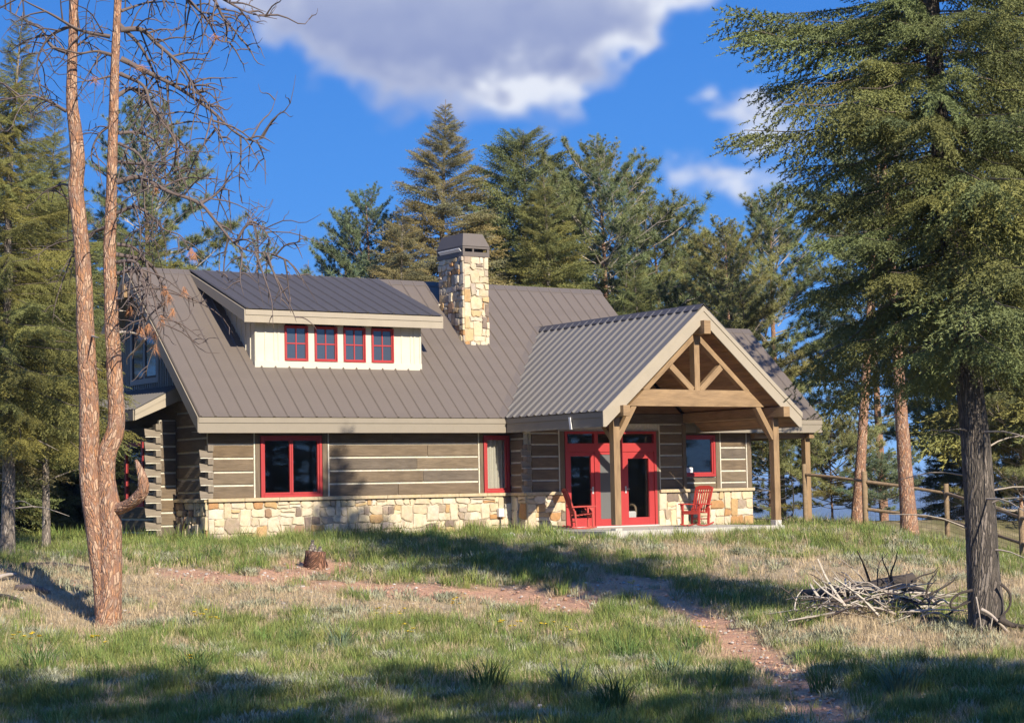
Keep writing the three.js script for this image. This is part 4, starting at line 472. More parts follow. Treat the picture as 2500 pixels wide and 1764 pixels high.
function conifer(name, label, group, base, o) {
  const r = rngOf(o.seed), t0 = thing(name, label, 'tree', group, base), H = o.H, lean = o.lean ?? [0, 0], line = o.line ?? [0, 0.15, 0.35, 0.55, 0.78, 1].map((t) => V3(lean[0] * H * t + 0.02 * H * Math.sin(t * 4 + o.seed) * t, H * t, lean[1] * H * t)), sp = new THREE.CatmullRomCurve3(line), R0 = o.r0 ?? H * 0.014;
  part(t0, 'trunk', tube([...[V3(line[0].x, line[0].y - 0.5, line[0].z)], ...sp.getPoints(18)], (t) => R0 * (1.28 * Math.exp(-t * 22) * 0.4 + Math.pow(1.02 - t, 0.8)), o.sides ?? 9, true, 0.08, o.seed), o.bark ?? M.barkGrey);
  const kinds = o.kit, mats = kinds.map(() => []), cols = kinds.map(() => []), pine = o.pine; let n = o.n, m4 = new THREE.Matrix4();
  for (let i = 0; i < n; i++) {
    const t = Math.pow((i + r()) / n, pine ? 0.85 : 0.9), h = lerp(o.h0, H * 0.985, t), k = Math.floor(r() * kinds.length); const prof = pine ? 1.55 * Math.pow(t + 0.06, 0.3) * Math.pow(1.02 - t, o.e ?? 0.6) : Math.pow(1.015 - t, o.e ?? 0.75) * sstep(-0.12, 0.12, t);
    let R = o.R * prof * (pine ? 0.55 + r() * 0.6 : 0.72 + r() * 0.45); R = Math.max(R, 0.28); const az = i * 2.39996 + (r() - 0.5) * 1.1, dirR = o.shape ? o.shape(az, h) : 1, s = R * dirR / (pine ? 2.75 : 3.05); if (s < 0.05) continue;
    const pitch = pine ? lerp(-0.05, 0.75, t) + (r() - 0.5) * 0.5 : lerp(o.p0 ?? -0.12, 0.85, Math.pow(t, 1.6)) + (r() - 0.5) * 0.28, p = sp.getPoint(clamp(h / H)); const q = new THREE.Quaternion().setFromEuler(new THREE.Euler(0, az, 0)).multiply(new THREE.Quaternion().setFromEuler(new THREE.Euler(0, 0, pitch))).multiply(new THREE.Quaternion().setFromEuler(new THREE.Euler((r() - 0.5) * 0.7, 0, 0)));
    const wdt = s < 0.35 ? s * 1.3 : s; mats[k].push(m4.clone().compose(p, q, V3(s, wdt * (0.9 + r() * 0.2), wdt * (0.9 + r() * 0.25)))); const v = 0.75 + r() * 0.5, y = r(); cols[k].push(rgb(v * (0.92 + 0.25 * y), v, v * (1.08 - 0.3 * y)));
  }
  kinds.forEach((kd, k) => { if (!mats[k].length) return; for (const [nm, geo, mat] of [['branches', kd.wood, o.limb ?? M.limb], ['crown', kd.leaf, o.tone]]) { const im = new THREE.InstancedMesh(geo, mat, mats[k].length); im.name = nm; im.userData.kind = 'stuff'; mats[k].forEach((m, i) => { im.setMatrixAt(i, m); if (nm === 'crown') im.setColorAt(i, cols[k][i]); }); t0.add(im); } });
  if (o.dead) for (let i = 0; i < o.dead; i++) { const h = lerp(o.d0 ?? 0.6, o.h0 + 1.5, r()), az = r() * 6.28, l = 0.4 + r() * 1.3, p = sp.getPoint(clamp(h / H)), e = p.clone().add(V3(Math.cos(az) * l, (r() - 0.45) * 0.5 * l, Math.sin(az) * l)); part(t0, 'dead_branch', tube(curve([p, p.clone().lerp(e, 0.5).add(V3(0, 0.08 * l, 0)), e], 5), (t) => lerp(0.02, 0.005, t), 4, false), M.silverWood); }
  return t0;
}
// px, picture height of the top, depth, widest reach, kind
const behind = 'conifers standing behind the house';
const treeList = [
  ['fir_tree', 'tall pointed fir rising behind the chimney, highest tree over the roof', 1092, 226, 70, 3.3, 'firB', { n: 210, h0: 2.5 }],
  ['fir_tree', 'broad round topped fir behind the roof just right of the chimney', 1297, 305, 75, 3.9, 'fir', { n: 200, e: 0.5, h0: 3 }],
  ['fir_tree', 'yellowish fir in front of the round topped one behind the roof', 1345, 415, 70, 2.9, 'firY', { n: 170, e: 0.7, h0: 2 }],
  ['pine_tree', 'big open pine with long needle brushes behind the right end of the ridge', 1480, 352, 73, 3.9, 'pine', { n: 110 }],
  ['pine_tree', 'smaller pine leaning out right of the big pine behind the porch ridge', 1625, 490, 75, 3.2, 'pine', { n: 80 }],
  ['pine_tree', 'bluish pine left of the tall pointed fir behind the dormer', 930, 462, 73, 2.8, 'pineB', { n: 90 }],
  ['pine_tree', 'short bluish pine behind the right end of the dormer roof', 850, 548, 74, 2.2, 'pineB', { n: 70 }],
  ['fir_tree', 'brownish fir just left of the chimney behind the ridge', 1000, 490, 66, 2.3, 'firB', { n: 130, h0: 2 }],
  ['fir_tree', 'dark fir showing between the chimney and the round topped fir', 1200, 470, 80, 2.8, 'fir', { n: 140 }],
  ['pine_tree', 'small pine top showing over the left part of the dormer roof', 615, 545, 88, 2.3, 'pine', { n: 60 }],
  ['fir_tree', 'low fir top peeping over the middle of the dormer roof', 735, 628, 86, 2.0, 'firB', { n: 60 }],
  ['fir_tree', 'low fir top peeping over the dormer roof beside the bluish pine', 790, 622, 84, 2.0, 'fir', { n: 60 }],
  ['pine_tree', 'pine with golden green brushes behind the porch gable', 1700, 590, 77, 3.1, 'pineY', { n: 90 }],
  ['fir_tree', 'dense fir directly behind the porch ridge', 1570, 640, 70, 2.6, 'fir', { n: 110 }],
  ['pine_tree', 'thin pine between the porch gable and the big near fir', 1790, 560, 68, 2.6, 'pineY', { n: 80 }],
  ['pine_tree', 'pine behind the right end of the porch roof', 1905, 470, 76, 3.0, 'pine', { n: 90, h0: 7 }],
    ['pine_tree', 'pine far behind the two orange trunks', 2160, 420, 84, 3.0, 'pine', { n: 80, h0: 9 }],
  ['pine_tree', 'young pine with pale green brushes left of the orange trunk by the fence', 2030, 1045, 66, 2.0, 'pineY', { n: 60, h0: 0.5 }],
  ['pine_tree', 'young pine behind the right post of the porch', 1880, 1030, 66, 1.7, 'pine', { n: 50, h0: 0.4 }],
  ['pine_tree', 'young dark pine between the two orange trunks behind the fence', 2150, 1120, 64, 1.3, 'pineB', { n: 36, h0: 0.3 }],
  ['fir_tree', 'dark fir behind the fence just left of the big near trunk', 2350, 985, 72, 1.8, 'fir', { n: 100, h0: 0.4 }],
  ['pine_tree', 'pale green pine behind the fence at the right edge', 2490, 860, 66, 2.4, 'pineY', { n: 90, h0: 0.6, near: 1 }],
  ['fir_tree', 'olive fir filling the upper right corner behind the big near fir', 2540, -60, 67, 3.6, 'firY', { n: 220, h0: 4 }],
  ['fir_tree', 'dark fir behind the fence at the far right', 2600, 800, 72, 2.4, 'fir', { n: 110, h0: 0.5 }],
  ['pine_tree', 'pine crown behind the boughs above the right fence', 2390, 640, 72, 3.0, 'pine', { n: 90, h0: 3 }],
  ['fir_tree', 'grey trunked fir nearest the left edge with bare lower trunk', 16, 10, 42, 2.1, 'firY', { n: 170, h0: 3.3, r0: 0.165, dead: 14, near: 1 }],
  ['fir_tree', 'slimmer grey trunked fir second from the left edge', 112, 255, 47, 1.9, 'firY', { n: 150, h0: 3.0, r0: 0.11, dead: 14, near: 1 }],
  ['fir_tree', 'tall fir half hidden at the left edge', -75, 60, 48, 2.4, 'firB', { n: 160, h0: 2.5 }],
  ['fir_tree', 'dense fir behind the slim grey trunk', 66, 330, 57, 2.6, 'fir', { n: 170, h0: 1.2 }],
  ['fir_tree', 'dark fir showing left of the twin trunked pine', 165, 420, 63, 2.6, 'fir', { n: 150, h0: 0.8 }],
  ['pine_tree', 'pine with brush tufts behind the top of the leafless right stem', 345, 240, 70, 2.9, 'pine', { n: 80, h0: 5 }],
  ['fir_tree', 'yellow green fir behind the left end of the roof ridge', 400, 545, 68, 2.7, 'firY', { n: 120, h0: 2 }],
  ['fir_tree', 'fir behind the left gable beside the twin trunked pine', 265, 470, 72, 2.9, 'firB', { n: 130, h0: 1 }],
  ['fir_tree', 'low dark fir filling the gap left of the lean-to bay', 150, 850, 60, 2.2, 'fir', { n: 110, h0: 0.3 }],
  ['fir_tree', 'low dark fir between the two grey trunks', 65, 900, 58, 2.2, 'fir', { n: 110, h0: 0.3 }],
  ['fir_tree', 'small dark fir at the left edge behind the bare trunk', -30, 960, 55, 2.0, 'fir', { n: 90, h0: 0.3 }],
];
treeList.forEach(([name, label, px, py, d, R, tone, o], i) => {
  const base = spotAt(px, d), H = at(px, py, d).y - base.y, pine = name === 'pine_tree', lean = [(hr() - 0.5) * 0.04, (hr() - 0.5) * 0.04];
  conifer(name, label, null, base, { seed: 500 + i * 7, H, R: R * (d > 60 ? 1.3 : 1.1), h0: pine ? H * 0.3 : 2, n: 120, pine, kit: pine ? (o.near ? pineNear : pineFar) : o.near ? firNear : firFar, tone: TONE[tone], bark: pine ? M.barkPine : M.barkGrey, limb: i % 3 ? M.limb : M.silverWood, lean, ...o, n: Math.round(o.n * (pine ? 1.25 : 1.35)) });
});
// a wall of forest farther off, one mass behind the separate trees
{
  const proto = [firFar[0], firFar[1], pineFar[0]], r = rngOf(8080), g = new THREE.Group(); structure(g, 'forest'); g.userData.kind = 'stuff'; const mats = proto.map(() => []), cols = proto.map(() => []), trunks = [], m4 = new THREE.Matrix4();
  for (let i = 0; i < 112; i++) {
    const left = i < 78, d = (left ? 78 : 98) + r() * 50, px = left ? -500 + r() * 1050 : 1700 + r() * 1250, b = spotAt(px, d); if (!left && px < 2360 && px > 1960) continue; const H = left ? 9 + r() * 8 : 9 + r() * 5, k = r() < 0.7 ? (r() < 0.5 ? 0 : 1) : 2, n = 44, R = H * (0.15 + r() * 0.06), gap = left ? 0 : -3 - r() * 3; b.y += gap; trunks.push(tube([b, b.clone().add(V3(0, H, 0))], (t) => 0.2 * (1.02 - t), 6, false));
    for (let q = 0; q < n; q++) { const t = (q + r()) / n, R1 = Math.max(0.5, R * Math.pow(1.02 - t, 0.7) * (0.7 + r() * 0.5)), s = R1 / 2.9, az = q * 2.4 + r(); mats[k].push(m4.clone().compose(V3(b.x, b.y + lerp(H * 0.06, H, t), b.z), new THREE.Quaternion().setFromEuler(new THREE.Euler(0, az, 0)).multiply(new THREE.Quaternion().setFromEuler(new THREE.Euler((r() - 0.5), 0, lerp(-0.1, 0.7, t)))), V3(s, s * 1.2, s * 1.3))); const v = 0.6 + r() * 0.5; cols[k].push(rgb(v, v, v)); }
  }
  proto.forEach((kd, k) => { const im = new THREE.InstancedMesh(kd.leaf, [TONE.fir, TONE.firB, TONE.pine][k], mats[k].length); im.name = 'crowns'; im.userData.kind = 'stuff'; mats[k].forEach((m, i) => { im.setMatrixAt(i, m); im.setColorAt(i, cols[k][i]); }); g.add(im); }); const tr = part(g, 'trunks', trunks, M.barkGrey); tr.userData.kind = 'stuff';
}
// two orange barked pines by the fence, trunks bare to above the frame of boughs
{
  const mk = (label, p, h, top, dia, seed) => { const b = p, d = EYE.distanceTo(b) * 0.998, D = depthOf(b.x, b.z), tq = sight(top[0], top[1]), tp = EYE.clone().addScaledVector(tq, D / (tq.x * FWD.x + tq.z * FWD.z)); const dx = (tp.x - b.x) / (tp.y - b.y), dz = (tp.z - b.z) / (tp.y - b.y); return conifer('pine_tree', label, 'orange barked pines by the fence', b, { seed, H: h, R: 2.6, h0: 7.2, n: 60, pine: true, kit: pineFar, tone: TONE.pine, bark: M.barkPine, line: [0, 0.2, 0.45, 0.7, 1].map((t) => V3(dx * h * t, h * t, dz * h * t)), r0: dia / 2, sides: 12 }); };
  mk('orange barked pine behind the fence rail, left of the two orange trunks', SPOT.pineL, 14, [2112, 960], 0.4, 61); mk('orange barked pine with shadow bands, right of the two, in front of the fence', SPOT.pineR, 14, [2198, 960], 0.48, 62);
}
// the big near fir on the right
const firBase = SPOT.fir.clone();
{
  const D = depthOf(firBase.x, firBase.z), Q = (px, py) => { const p = at(px, py, D / Math.hypot(FWD.x, FWD.z) * 1.0); return p; };
  const k = (px, py) => { let t = D / (FWD.x * FWD.x + FWD.z * FWD.z) * 1.0; const s = sight(px, py), hd = (s.x * FWD.x + s.z * FWD.z); return EYE.clone().addScaledVector(s, D / hd).sub(firBase); };
  const line = [V3(0, 0, 0), k(2396, 1300), k(2380, 1044), k(2342, 720), k(2305, 430), k(2286, 190), k(2268, -100), k(2250, -520), k(2238, -1040)], H = line[line.length - 1].y; line.forEach((p, i) => { if (i) p.z += 0; });
  const sp = new THREE.CatmullRomCurve3(line), re = []; for (let i = 0; i <= 24; i++) { let lo = 0, hi = 1; const y = H * i / 24; for (let q = 0; q < 30; q++) { const m = (lo + hi) / 2; if (sp.getPoint(m).y < y) lo = m; else hi = m; } re.push(sp.getPoint(lo)); }
  conifer('fir_tree', 'big near fir with dark bark standing at the right beside the brush pile', null, firBase, { seed: 4242, H, R: 3.75, shape: (az, h) => 0.86 + 0.34 * n3(Math.cos(az) * 1.1 + 3, Math.sin(az) * 1.1, h * 0.55), h0: 4.3, n: 265, kit: firNear, tone: TONE.fir, bark: M.barkFir, line: re, r0: 0.26, sides: 16, p0: -0.16, e: 0.72, dead: 18, d0: 1.2, limb: M.limb });
}
// trees outside the picture that shade the grass in front, and the woods behind the viewer that the windows mirror
{
  const f = V3(FWD.x, 0, FWD.z).normalize(), s = V3(RGT.x, 0, RGT.z).normalize(), spots = [[8.2, 17.2, 6.3, 1.8], [10.4, 16.4, 7.6, 2.0], [7.2, 3.8, 14.8, 2.8], [10.5, 3.5, 14.8, 2.8], [5.2, 3.6, 15, 2.8], [13.2, 5.0, 13, 2.6]], where = ['nearest the right edge, short', 'behind the short one at the right', 'tall, right of the viewer', 'tall, far right of the viewer', 'tall, beside the viewer', 'tall, farthest right of the viewer'];
  spots.forEach(([X, Z, H, R], i) => { const b = EYE.clone().addScaledVector(f, Z).addScaledVector(s, X); b.y = groundY(b.x, b.z); conifer('fir_tree', 'fir outside the picture, ' + where[i], 'firs beside the viewer', b, { seed: 900 + i, H, R, h0: H > 10 ? 5.6 : 1.0, e: H > 10 ? 0.5 : 0.7, n: 150, kit: firFar, tone: TONE.fir, bark: M.barkGrey }); });
  const g = new THREE.Group(); structure(g, 'forest'); g.userData.kind = 'stuff'; const r = rngOf(606), ms = [], cs = [], m4 = new THREE.Matrix4(), trunks = []; for (let i = 0; i < 34; i++) { const b = V3(14 + r() * 42, 0, 42 + r() * 26); b.y = groundY(b.x, b.z); const H = 11 + r() * 7; trunks.push(tube([b, b.clone().add(V3(0, H, 0))], (t) => 0.2 * (1.02 - t), 6, false)); for (let q = 0; q < 60; q++) { const t = (q + r()) / 60, sc = Math.max(0.5, 2.7 * Math.pow(1.02 - t, 0.7) * (0.7 + r() * 0.5)) / 2.9; ms.push(m4.clone().compose(V3(b.x, b.y + lerp(H * 0.05, H, t), b.z), new THREE.Quaternion().setFromEuler(new THREE.Euler(0, q * 2.4 + r(), 0)).multiply(new THREE.Quaternion().setFromEuler(new THREE.Euler(r() - 0.5, 0, lerp(-0.1, 0.7, t)))), V3(sc, sc * 1.2, sc * 1.3))); const v = 0.7 + r() * 0.5; cs.push(rgb(v, v, v)); } }
  const im = new THREE.InstancedMesh(firFar[0].leaf, TONE.fir, ms.length); im.name = 'crowns'; im.userData.kind = 'stuff'; ms.forEach((m, i) => { im.setMatrixAt(i, m); im.setColorAt(i, cs[i]); }); g.add(im); part(g, 'trunks', trunks, M.barkGrey).userData.kind = 'stuff';
}
// ---------- twin stemmed pine with dead branches ----------
{
  const base = SPOT.twin.clone(), D = depthOf(base.x, base.z), T = thing('pine_tree', 'twin stemmed orange barked pine with bare dead branches in the left foreground', 'tree', null, base);
  const K = (px, py, dz = 0) => { const s = sight(px, py), hd = s.x * FWD.x + s.z * FWD.z; return EYE.clone().addScaledVector(s, (D + dz) / hd).sub(base); }, m = D / FPX / Math.hypot(FWD.x, FWD.z);
  const stem = (pts, label) => { const P = pts.map(([x, y]) => K(x, y)), R = pts.map((p) => p[2] * m * 0.5), c = new THREE.CatmullRomCurve3(P), n = 46, l = [], rr = []; for (let i = 0; i <= n; i++) { l.push(c.getPoint(i / n)); const q = i / n * (P.length - 1), a = Math.floor(q), b = Math.min(a + 1, P.length - 1); rr.push(lerp(R[a], R[b], q - a)); } return part(T, 'trunk', tube(l, rr, 18, true, 0.07, pts[0][0]), M.barkPine, label); };
  stem([[262, 1560, 74], [262, 1524, 66], [268, 1450, 58], [269, 1400, 56], [267, 1242, 56], [258, 1168, 44], [262, 1104, 46], [279, 1059, 44], [284, 1020, 41], [279, 921, 38], [273, 798, 35], [269, 699, 32], [267, 600, 30], [270, 520, 28], [272, 432, 26], [276, 302, 24], [281, 130, 21], [287, 0, 18], [291, -200, 13], [293, -420, 6]], 'right stem bending at its lower fork');
  stem([[250, 1500, 40], [247, 1430, 40], [240, 1370, 44], [232, 1292, 46], [220, 1193, 50], [217, 1094, 50], [217, 995, 48], [212, 896, 46], [207, 798, 43], [205, 699, 40], [198, 600, 38], [190, 520, 38], [184, 454, 37], [189, 389, 36], [182, 311, 33], [175, 250, 28], [175, 173, 25], [179, 43, 23], [176, -150, 18], [172, -400, 8]], 'thicker left stem');
  part(T, 'broken_limb', tube(curve([K(276, 1246), K(305, 1236, -0.2), K(332, 1218, -0.4), K(350, 1196, -0.5), K(348, 1165, -0.5), K(338, 1138, -0.5), K(331, 1122, -0.5)], 14), (t) => (t < 0.6 ? lerp(15, 14, t) : lerp(14, 3, (t - 0.6) / 0.4)) * m, 9, true, 0.15, 5), M.barkPine);
  const r = rngOf(717), tw = [];
  const twigs = (P, rad, depth, out) => { for (let i = 1; i < P.length - 1; i++) { if (r() > (depth ? 0.36 : 0.6)) continue; const a = P[i], fw = P[i + 1].clone().sub(P[i - 1]).normalize(), side = fw.clone().cross(V3(r() - 0.5, r() - 0.5, r() - 0.5)).normalize(), l = (depth ? 0.15 + r() * 0.3 : 0.35 + r() * 1.0), d = fw.multiplyScalar(0.55).add(side).normalize(), q = [a, a.clone().addScaledVector(d, l * 0.4).add(V3(0, 0.04 * (r() - 0.3), 0)), a.clone().addScaledVector(d, l * 0.75).add(V3((r() - 0.5) * 0.1 * l, -0.12 * l, (r() - 0.5) * 0.1 * l)), a.clone().addScaledVector(d, l).add(V3(0, (-0.05 - r() * 0.3) * l + (r() < 0.4 ? 0.25 * l : 0), 0))], c = curve(q, 7); out.push(tube(c, (t) => lerp(rad, 0.0035, t), 4, false)); if (depth < 1) twigs(c, rad * 0.6, depth + 1, out); } };
  const B = [
    [[294, 143], [380, 186], [432, 212], [518, 272], [575, 324], [614, 343], [648, 335]], [[294, 73], [346, 73], [380, 104], [415, 134], [449, 168], [467, 203], [510, 259], [523, 311], [549, 354]], [[285, 233], [324, 216], [367, 255], [410, 311], [449, 363], [458, 432]], [[285, 445], [337, 432], [410, 467], [488, 497], [523, 536], [575, 596], [614, 614], [657, 618], [705, 637]], [[488, 497], [518, 480], [545, 462], [575, 470]], [[575, 596], [596, 556], [615, 540], [648, 566], [661, 592]], [[290, 350], [337, 376], [359, 419], [362, 470]], [[296, 26], [350, 8], [415, -8]], [[290, -30], [430, -20], [480, 20], [510, 56], [536, 99], [575, 101]], [[292, -60], [470, -40], [523, 0], [544, 43], [575, 78], [590, 102]], [[292, -80], [500, -30], [549, 0], [605, 30], [676, 46]], [[268, 89], [194, 73], [125, 35], [56, 0], [10, -30]], [[162, 272], [117, 246], [69, 233], [17, 242], [-40, 250]], [[168, 130], [125, 112], [99, 69], [48, 43], [-10, 8]], [[272, 134], [233, 125], [194, 130], [130, 117], [78, 136]], [[268, 186], [229, 195], [195, 200]], [[288, 324], [341, 324], [380, 346], [402, 402], [420, 430]], [[285, 596], [328, 605], [359, 648], [364, 700], [330, 735], [309, 738]], [[284, 520], [330, 505], [372, 530], [400, 560], [440, 575], [462, 610]], [[283, 640], [330, 640], [352, 690], [360, 760], [352, 800]], [[280, 668], [345, 660], [372, 715], [385, 770], [400, 800]], [[282, 620], [360, 640], [392, 690], [402, 740], [395, 790]], [[289, 810], [321, 812], [340, 818], [361, 826]], [[352, 826], [338, 846], [310, 874], [309, 889]], [[284, 730], [302, 728]], [[284, 758], [306, 759]], [[256, 555], [214, 575], [182, 606], [170, 640]], [[190, 460], [150, 450], [118, 468]], [[222, 820], [240, 824]], [[226, 895], [250, 906]], [[178, 60], [120, 90], [90, 150], [100, 220]], [[176, 120], [215, 90], [250, 60]], [[290, 395], [345, 400], [400, 395], [440, 415]], [[291, 60], [340, 110], [372, 170], [392, 240], [380, 300]], [[293, 180], [350, 210], [372, 270], [420, 330], [436, 390]], [[276, 300], [240, 330], [222, 380], [240, 430]],
  ];
  B.forEach((pl, i) => { const amp = (r() - 0.45) * 2.6, n = pl.length, P = pl.map(([x, y], k) => K(x, y, amp * (k / (n - 1)))), seg = Math.max(8, n * 4), c = curve(P, seg), len = c.reduce((s, p, k) => k ? s + p.distanceTo(c[k - 1]) : 0, 0), r0 = clamp(0.018 + len * 0.012, 0.02, 0.055), out = [tube(c, (t) => lerp(r0, 0.0055, Math.pow(t, 0.8)), 6, true, 0.12, i)]; if (len > 0.5 && ![22, 23, 24, 25, 28, 29].includes(i)) twigs(c, r0 * 0.4, 0, out); part(T, 'branch', out, [22, 23, 24, 25, 28, 29].includes(i) ? M.silverWood : M.deadWood); });
  // clumps of dead needles
  [[227, 197], [346, 168], [524, 92], [380, 462], [467, 614], [474, 625], [316, 756], [450, 710], [421, 762], [402, 708], [343, 808], [376, 818], [378, 850], [412, 728], [394, 780], [362, 800]].forEach(([x, y], i) => { const c = K(x, y, (r() - 0.5) * 0.8), pos = []; for (let k = 0; k < 60; k++) { const d = V3((r() - 0.5) * 1.5, -0.55 - r() * 0.6 + (i < 3 ? 0.6 : 0), (r() - 0.5) * 1.5).normalize(), l = 0.12 + r() * 0.1, q = d.clone().cross(V3(r() - 0.5, r() - 0.5, r() - 0.5)).normalize().multiplyScalar(0.003), b = c.clone().add(V3((r() - 0.5) * 0.05, (r() - 0.2) * 0.1, (r() - 0.5) * 0.05)); pos.push(b.x - q.x, b.y - q.y, b.z - q.z, b.x + q.x, b.y + q.y, b.z + q.z, b.x + d.x * l, b.y + d.y * l, b.z + d.z * l); } part(T, 'dead_needle_clump', soup(pos), M.deadNeedle); });
}
// ---------- rocking chairs ----------
const onLevel = (px, py, y) => { const s = sight(px, py); return EYE.clone().addScaledVector(s, (y - EYE.y) / s.y); };
function rockingChair(label, pos, face) {
  const c = thing('rocking_chair', label, 'chair', 'red rocking chairs on the porch', pos); c.rotation.y = Math.atan2(face[0], face[1]);    // faces local +z
  const b = (x0, x1, y0, y1, z0, z1) => bx(x0, x1, y0, y1, z0, z1, 0.008), ln = (a, e, w, h, up) => beam(V3(...a), V3(...e), w, h, up ?? V3(1, 0, 0));
  for (const s of [-1, 1]) {
    const x = s * 0.27, arc = []; for (let i = 0; i <= 10; i++) { const z = lerp(-0.46, 0.36, i / 10); arc.push(V3(x, 0.02 + 0.32 * z * z + (z < 0 ? 0.05 * z * z : 0), z)); } part(c, 'rocker', tube(arc, 0.021, 6), M.chair);
    part(c, 'leg', ln([x, 0.06, 0.26], [x, 0.6, 0.25], 0.045, 0.06), M.chair); part(c, 'leg', ln([x, 0.06, -0.2], [x, 0.5, -0.24], 0.045, 0.06), M.chair);
    part(c, 'armrest', slab([[x - s * 0.05, 0.6, 0.34], [x + s * 0.07, 0.6, 0.36], [x + s * 0.06, 0.6, 0.1], [x + s * 0.03, 0.58, -0.36], [x - s * 0.03, 0.58, -0.36], [x - s * 0.045, 0.6, 0.1]], [0, 0.028, 0]), M.chair);
    part(c, 'arm_bracket', slab([[x + s * 0.03, 0.6, 0.28], [x + s * 0.03, 0.6, 0.12], [x + s * 0.03, 0.46, 0.24]], [s * 0.022, 0, 0]), M.chair);
    part(c, 'back_post', ln([x * 0.86, 0.36, -0.2], [x * 0.98, 1.06, -0.46], 0.04, 0.055), M.chair);
  }
  for (let k = 0; k < 5; k++) part(c, 'seat_slat', b(-0.27, 0.27, 0.405 - k * 0.012, 0.43 - k * 0.012, 0.2 - k * 0.1, 0.29 - k * 0.1), M.chair);
  part(c, 'apron', b(-0.26, 0.26, 0.33, 0.405, 0.262, 0.288), M.chair);
  for (let k = 0; k < 6; k++) { const x = -0.19 + k * 0.076; part(c, 'back_slat', ln([x * 0.92, 0.4, -0.215], [x, 1.05, -0.455], 0.016, 0.052, V3(0, 0, 1)), M.chair); }
  part(c, 'top_rail', slab([[-0.27, 1.0, -0.44], [0.27, 1.0, -0.44], [0.27, 1.07, -0.465], [0.15, 1.105, -0.477], [-0.15, 1.105, -0.477], [-0.27, 1.07, -0.465]], [0, 0.01, 0.03]), M.chair); part(c, 'lower_rail', ln([-0.25, 0.47, -0.235], [0.25, 0.47, -0.235], 0.055, 0.025, V3(0, 1, 0)), M.chair); part(c, 'stretcher', ln([-0.26, 0.2, -0.22], [0.26, 0.2, -0.22], 0.03, 0.03, V3(0, 1, 0)), M.chair);
  return c;
}
rockingChair('red wooden rocking chair left of the near porch post, facing right', onLevel(1420, 1291, 0.362), [0.93, 0.38]);
rockingChair('red wooden rocking chair right of the doors, facing the yard', onLevel(1700, 1284, 0.362), [-0.95, 0.3]);
// things behind the glass
{ const a = thing('armchair', 'low grey armchair inside the right glazed door', 'chair', null, V3(12.75, 0.362, 0.15)); part(a, 'seat', bx(-0.3, 0.3, 0.12, 0.42, -0.35, 0.3, 0.05), M.grey); part(a, 'backrest', bx(-0.3, 0.3, 0.42, 0.85, -0.42, -0.25, 0.06), M.grey); for (const s of [-1, 1]) part(a, 'armrest', tube(curve([[s * 0.3, 0.3, 0.25], [s * 0.31, 0.55, 0.2], [s * 0.3, 0.6, -0.05], [s * 0.3, 0.55, -0.3]], 10), 0.035, 7), M.woodTrim);
  solo('appliance', bx(15.2, 15.62, 1.72, 2.02, -0.4, -0.12, 0.03), M.white, 'pale box shaped appliance on the sill inside the right window', 'appliance'); }
// ---------- stump, rocks, fallen wood ----------
{ const p = onGround(768, 1384), s = thing('tree_stump', 'weathered brown tree stump on bare red soil left of centre', 'stump', null, p), l = [], r = rngOf(51); const g = tube([[0, -0.15, 0], [0, 0.05, 0], [0.01, 0.2, 0], [0.02, 0.34, 0.01]], [0.33, 0.25, 0.22, 0.2], 20, true, 0.42, 3); part(s, 'trunk', g, std({ color: rgb(0.85, 0.5, 0.36), map: bkG, bumpMap: bkGb, bumpScale: 0.05, roughness: 0.95 })); for (let k = 0; k < 7; k++) { const a = k * 0.9 + r(), R = 0.12, h = 0.1 + r() * 0.16; part(s, 'splinter', slab([[Math.cos(a) * R - 0.04, 0.3, Math.sin(a) * R], [Math.cos(a) * R + 0.04, 0.3, Math.sin(a) * R], [Math.cos(a) * R + 0.012, 0.32 + h, Math.sin(a) * R]], [0, 0, 0.05]), M.barkGrey); } }
function rock(label, px, py, sx, sy, seed) { const g = new THREE.IcosahedronGeometry(1, 3), p = g.attributes.position; for (let i = 0; i < p.count; i++) { const v = V3(p.getX(i), p.getY(i), p.getZ(i)), k = 1 + 0.28 * n3(v.x * 1.2 + seed, v.y * 1.2, v.z * 1.2) + 0.07 * n3(v.x * 4, v.y * 4 + seed, v.z * 4); p.setXYZ(i, v.x * k * sx, v.y * k * sy, v.z * k * sx); } g.computeVertexNormals(); const m = solo('rock', g, M.rock, label, 'rock', 'pale rocks'); m.position.copy(onGround(px, py)).add(V3(0, sy * 0.5, 0)); }
rock('larger white rock on the grass below the utility box', 1243, 1316, 0.2, 0.11, 1); rock('small white rock on the grass in front of the left rocking chair', 1397, 1322, 0.09, 0.1, 4); rock('small pale rock beside the lean-to downspout', 213, 1330, 0.12, 0.12, 6);
const lying = (name, label, cat, a, b, r, mat, lift = 0.05) => { const A = onGround(...a), Bq = onGround(...b); A.y += lift; Bq.y += lift; solo(name, tube(curve([A, A.clone().lerp(Bq, 0.5).add(V3(0, 0.05, 0.05)), Bq], 8), (t) => lerp(r, r * 0.6, t), 7, true, 0.15, a[0]), mat, label, cat); };
lying('board', 'white board lying on the grass beside the log corner', 'board', [288, 1326], [340, 1316], 0.045, M.white); lying('fallen_branch', 'pale bare branch lying at the far left edge', 'branch', [-30, 1432], [38, 1412], 0.05, M.silverWood, 0.08); lying('fallen_branch', 'dark thin branch lying at the left edge below the pale one', 'branch', [-20, 1462], [60, 1480], 0.05, M.charWood, 0.05); lying('fallen_log', 'dark half buried log behind the twin pine', 'log', [55, 1388], [238, 1396], 0.11, M.charWood, 0.02); lying('fallen_branch', 'brown branch lying among straw left of the twin pine', 'branch', [40, 1440], [120, 1450], 0.07, M.deadWood, 0.03);
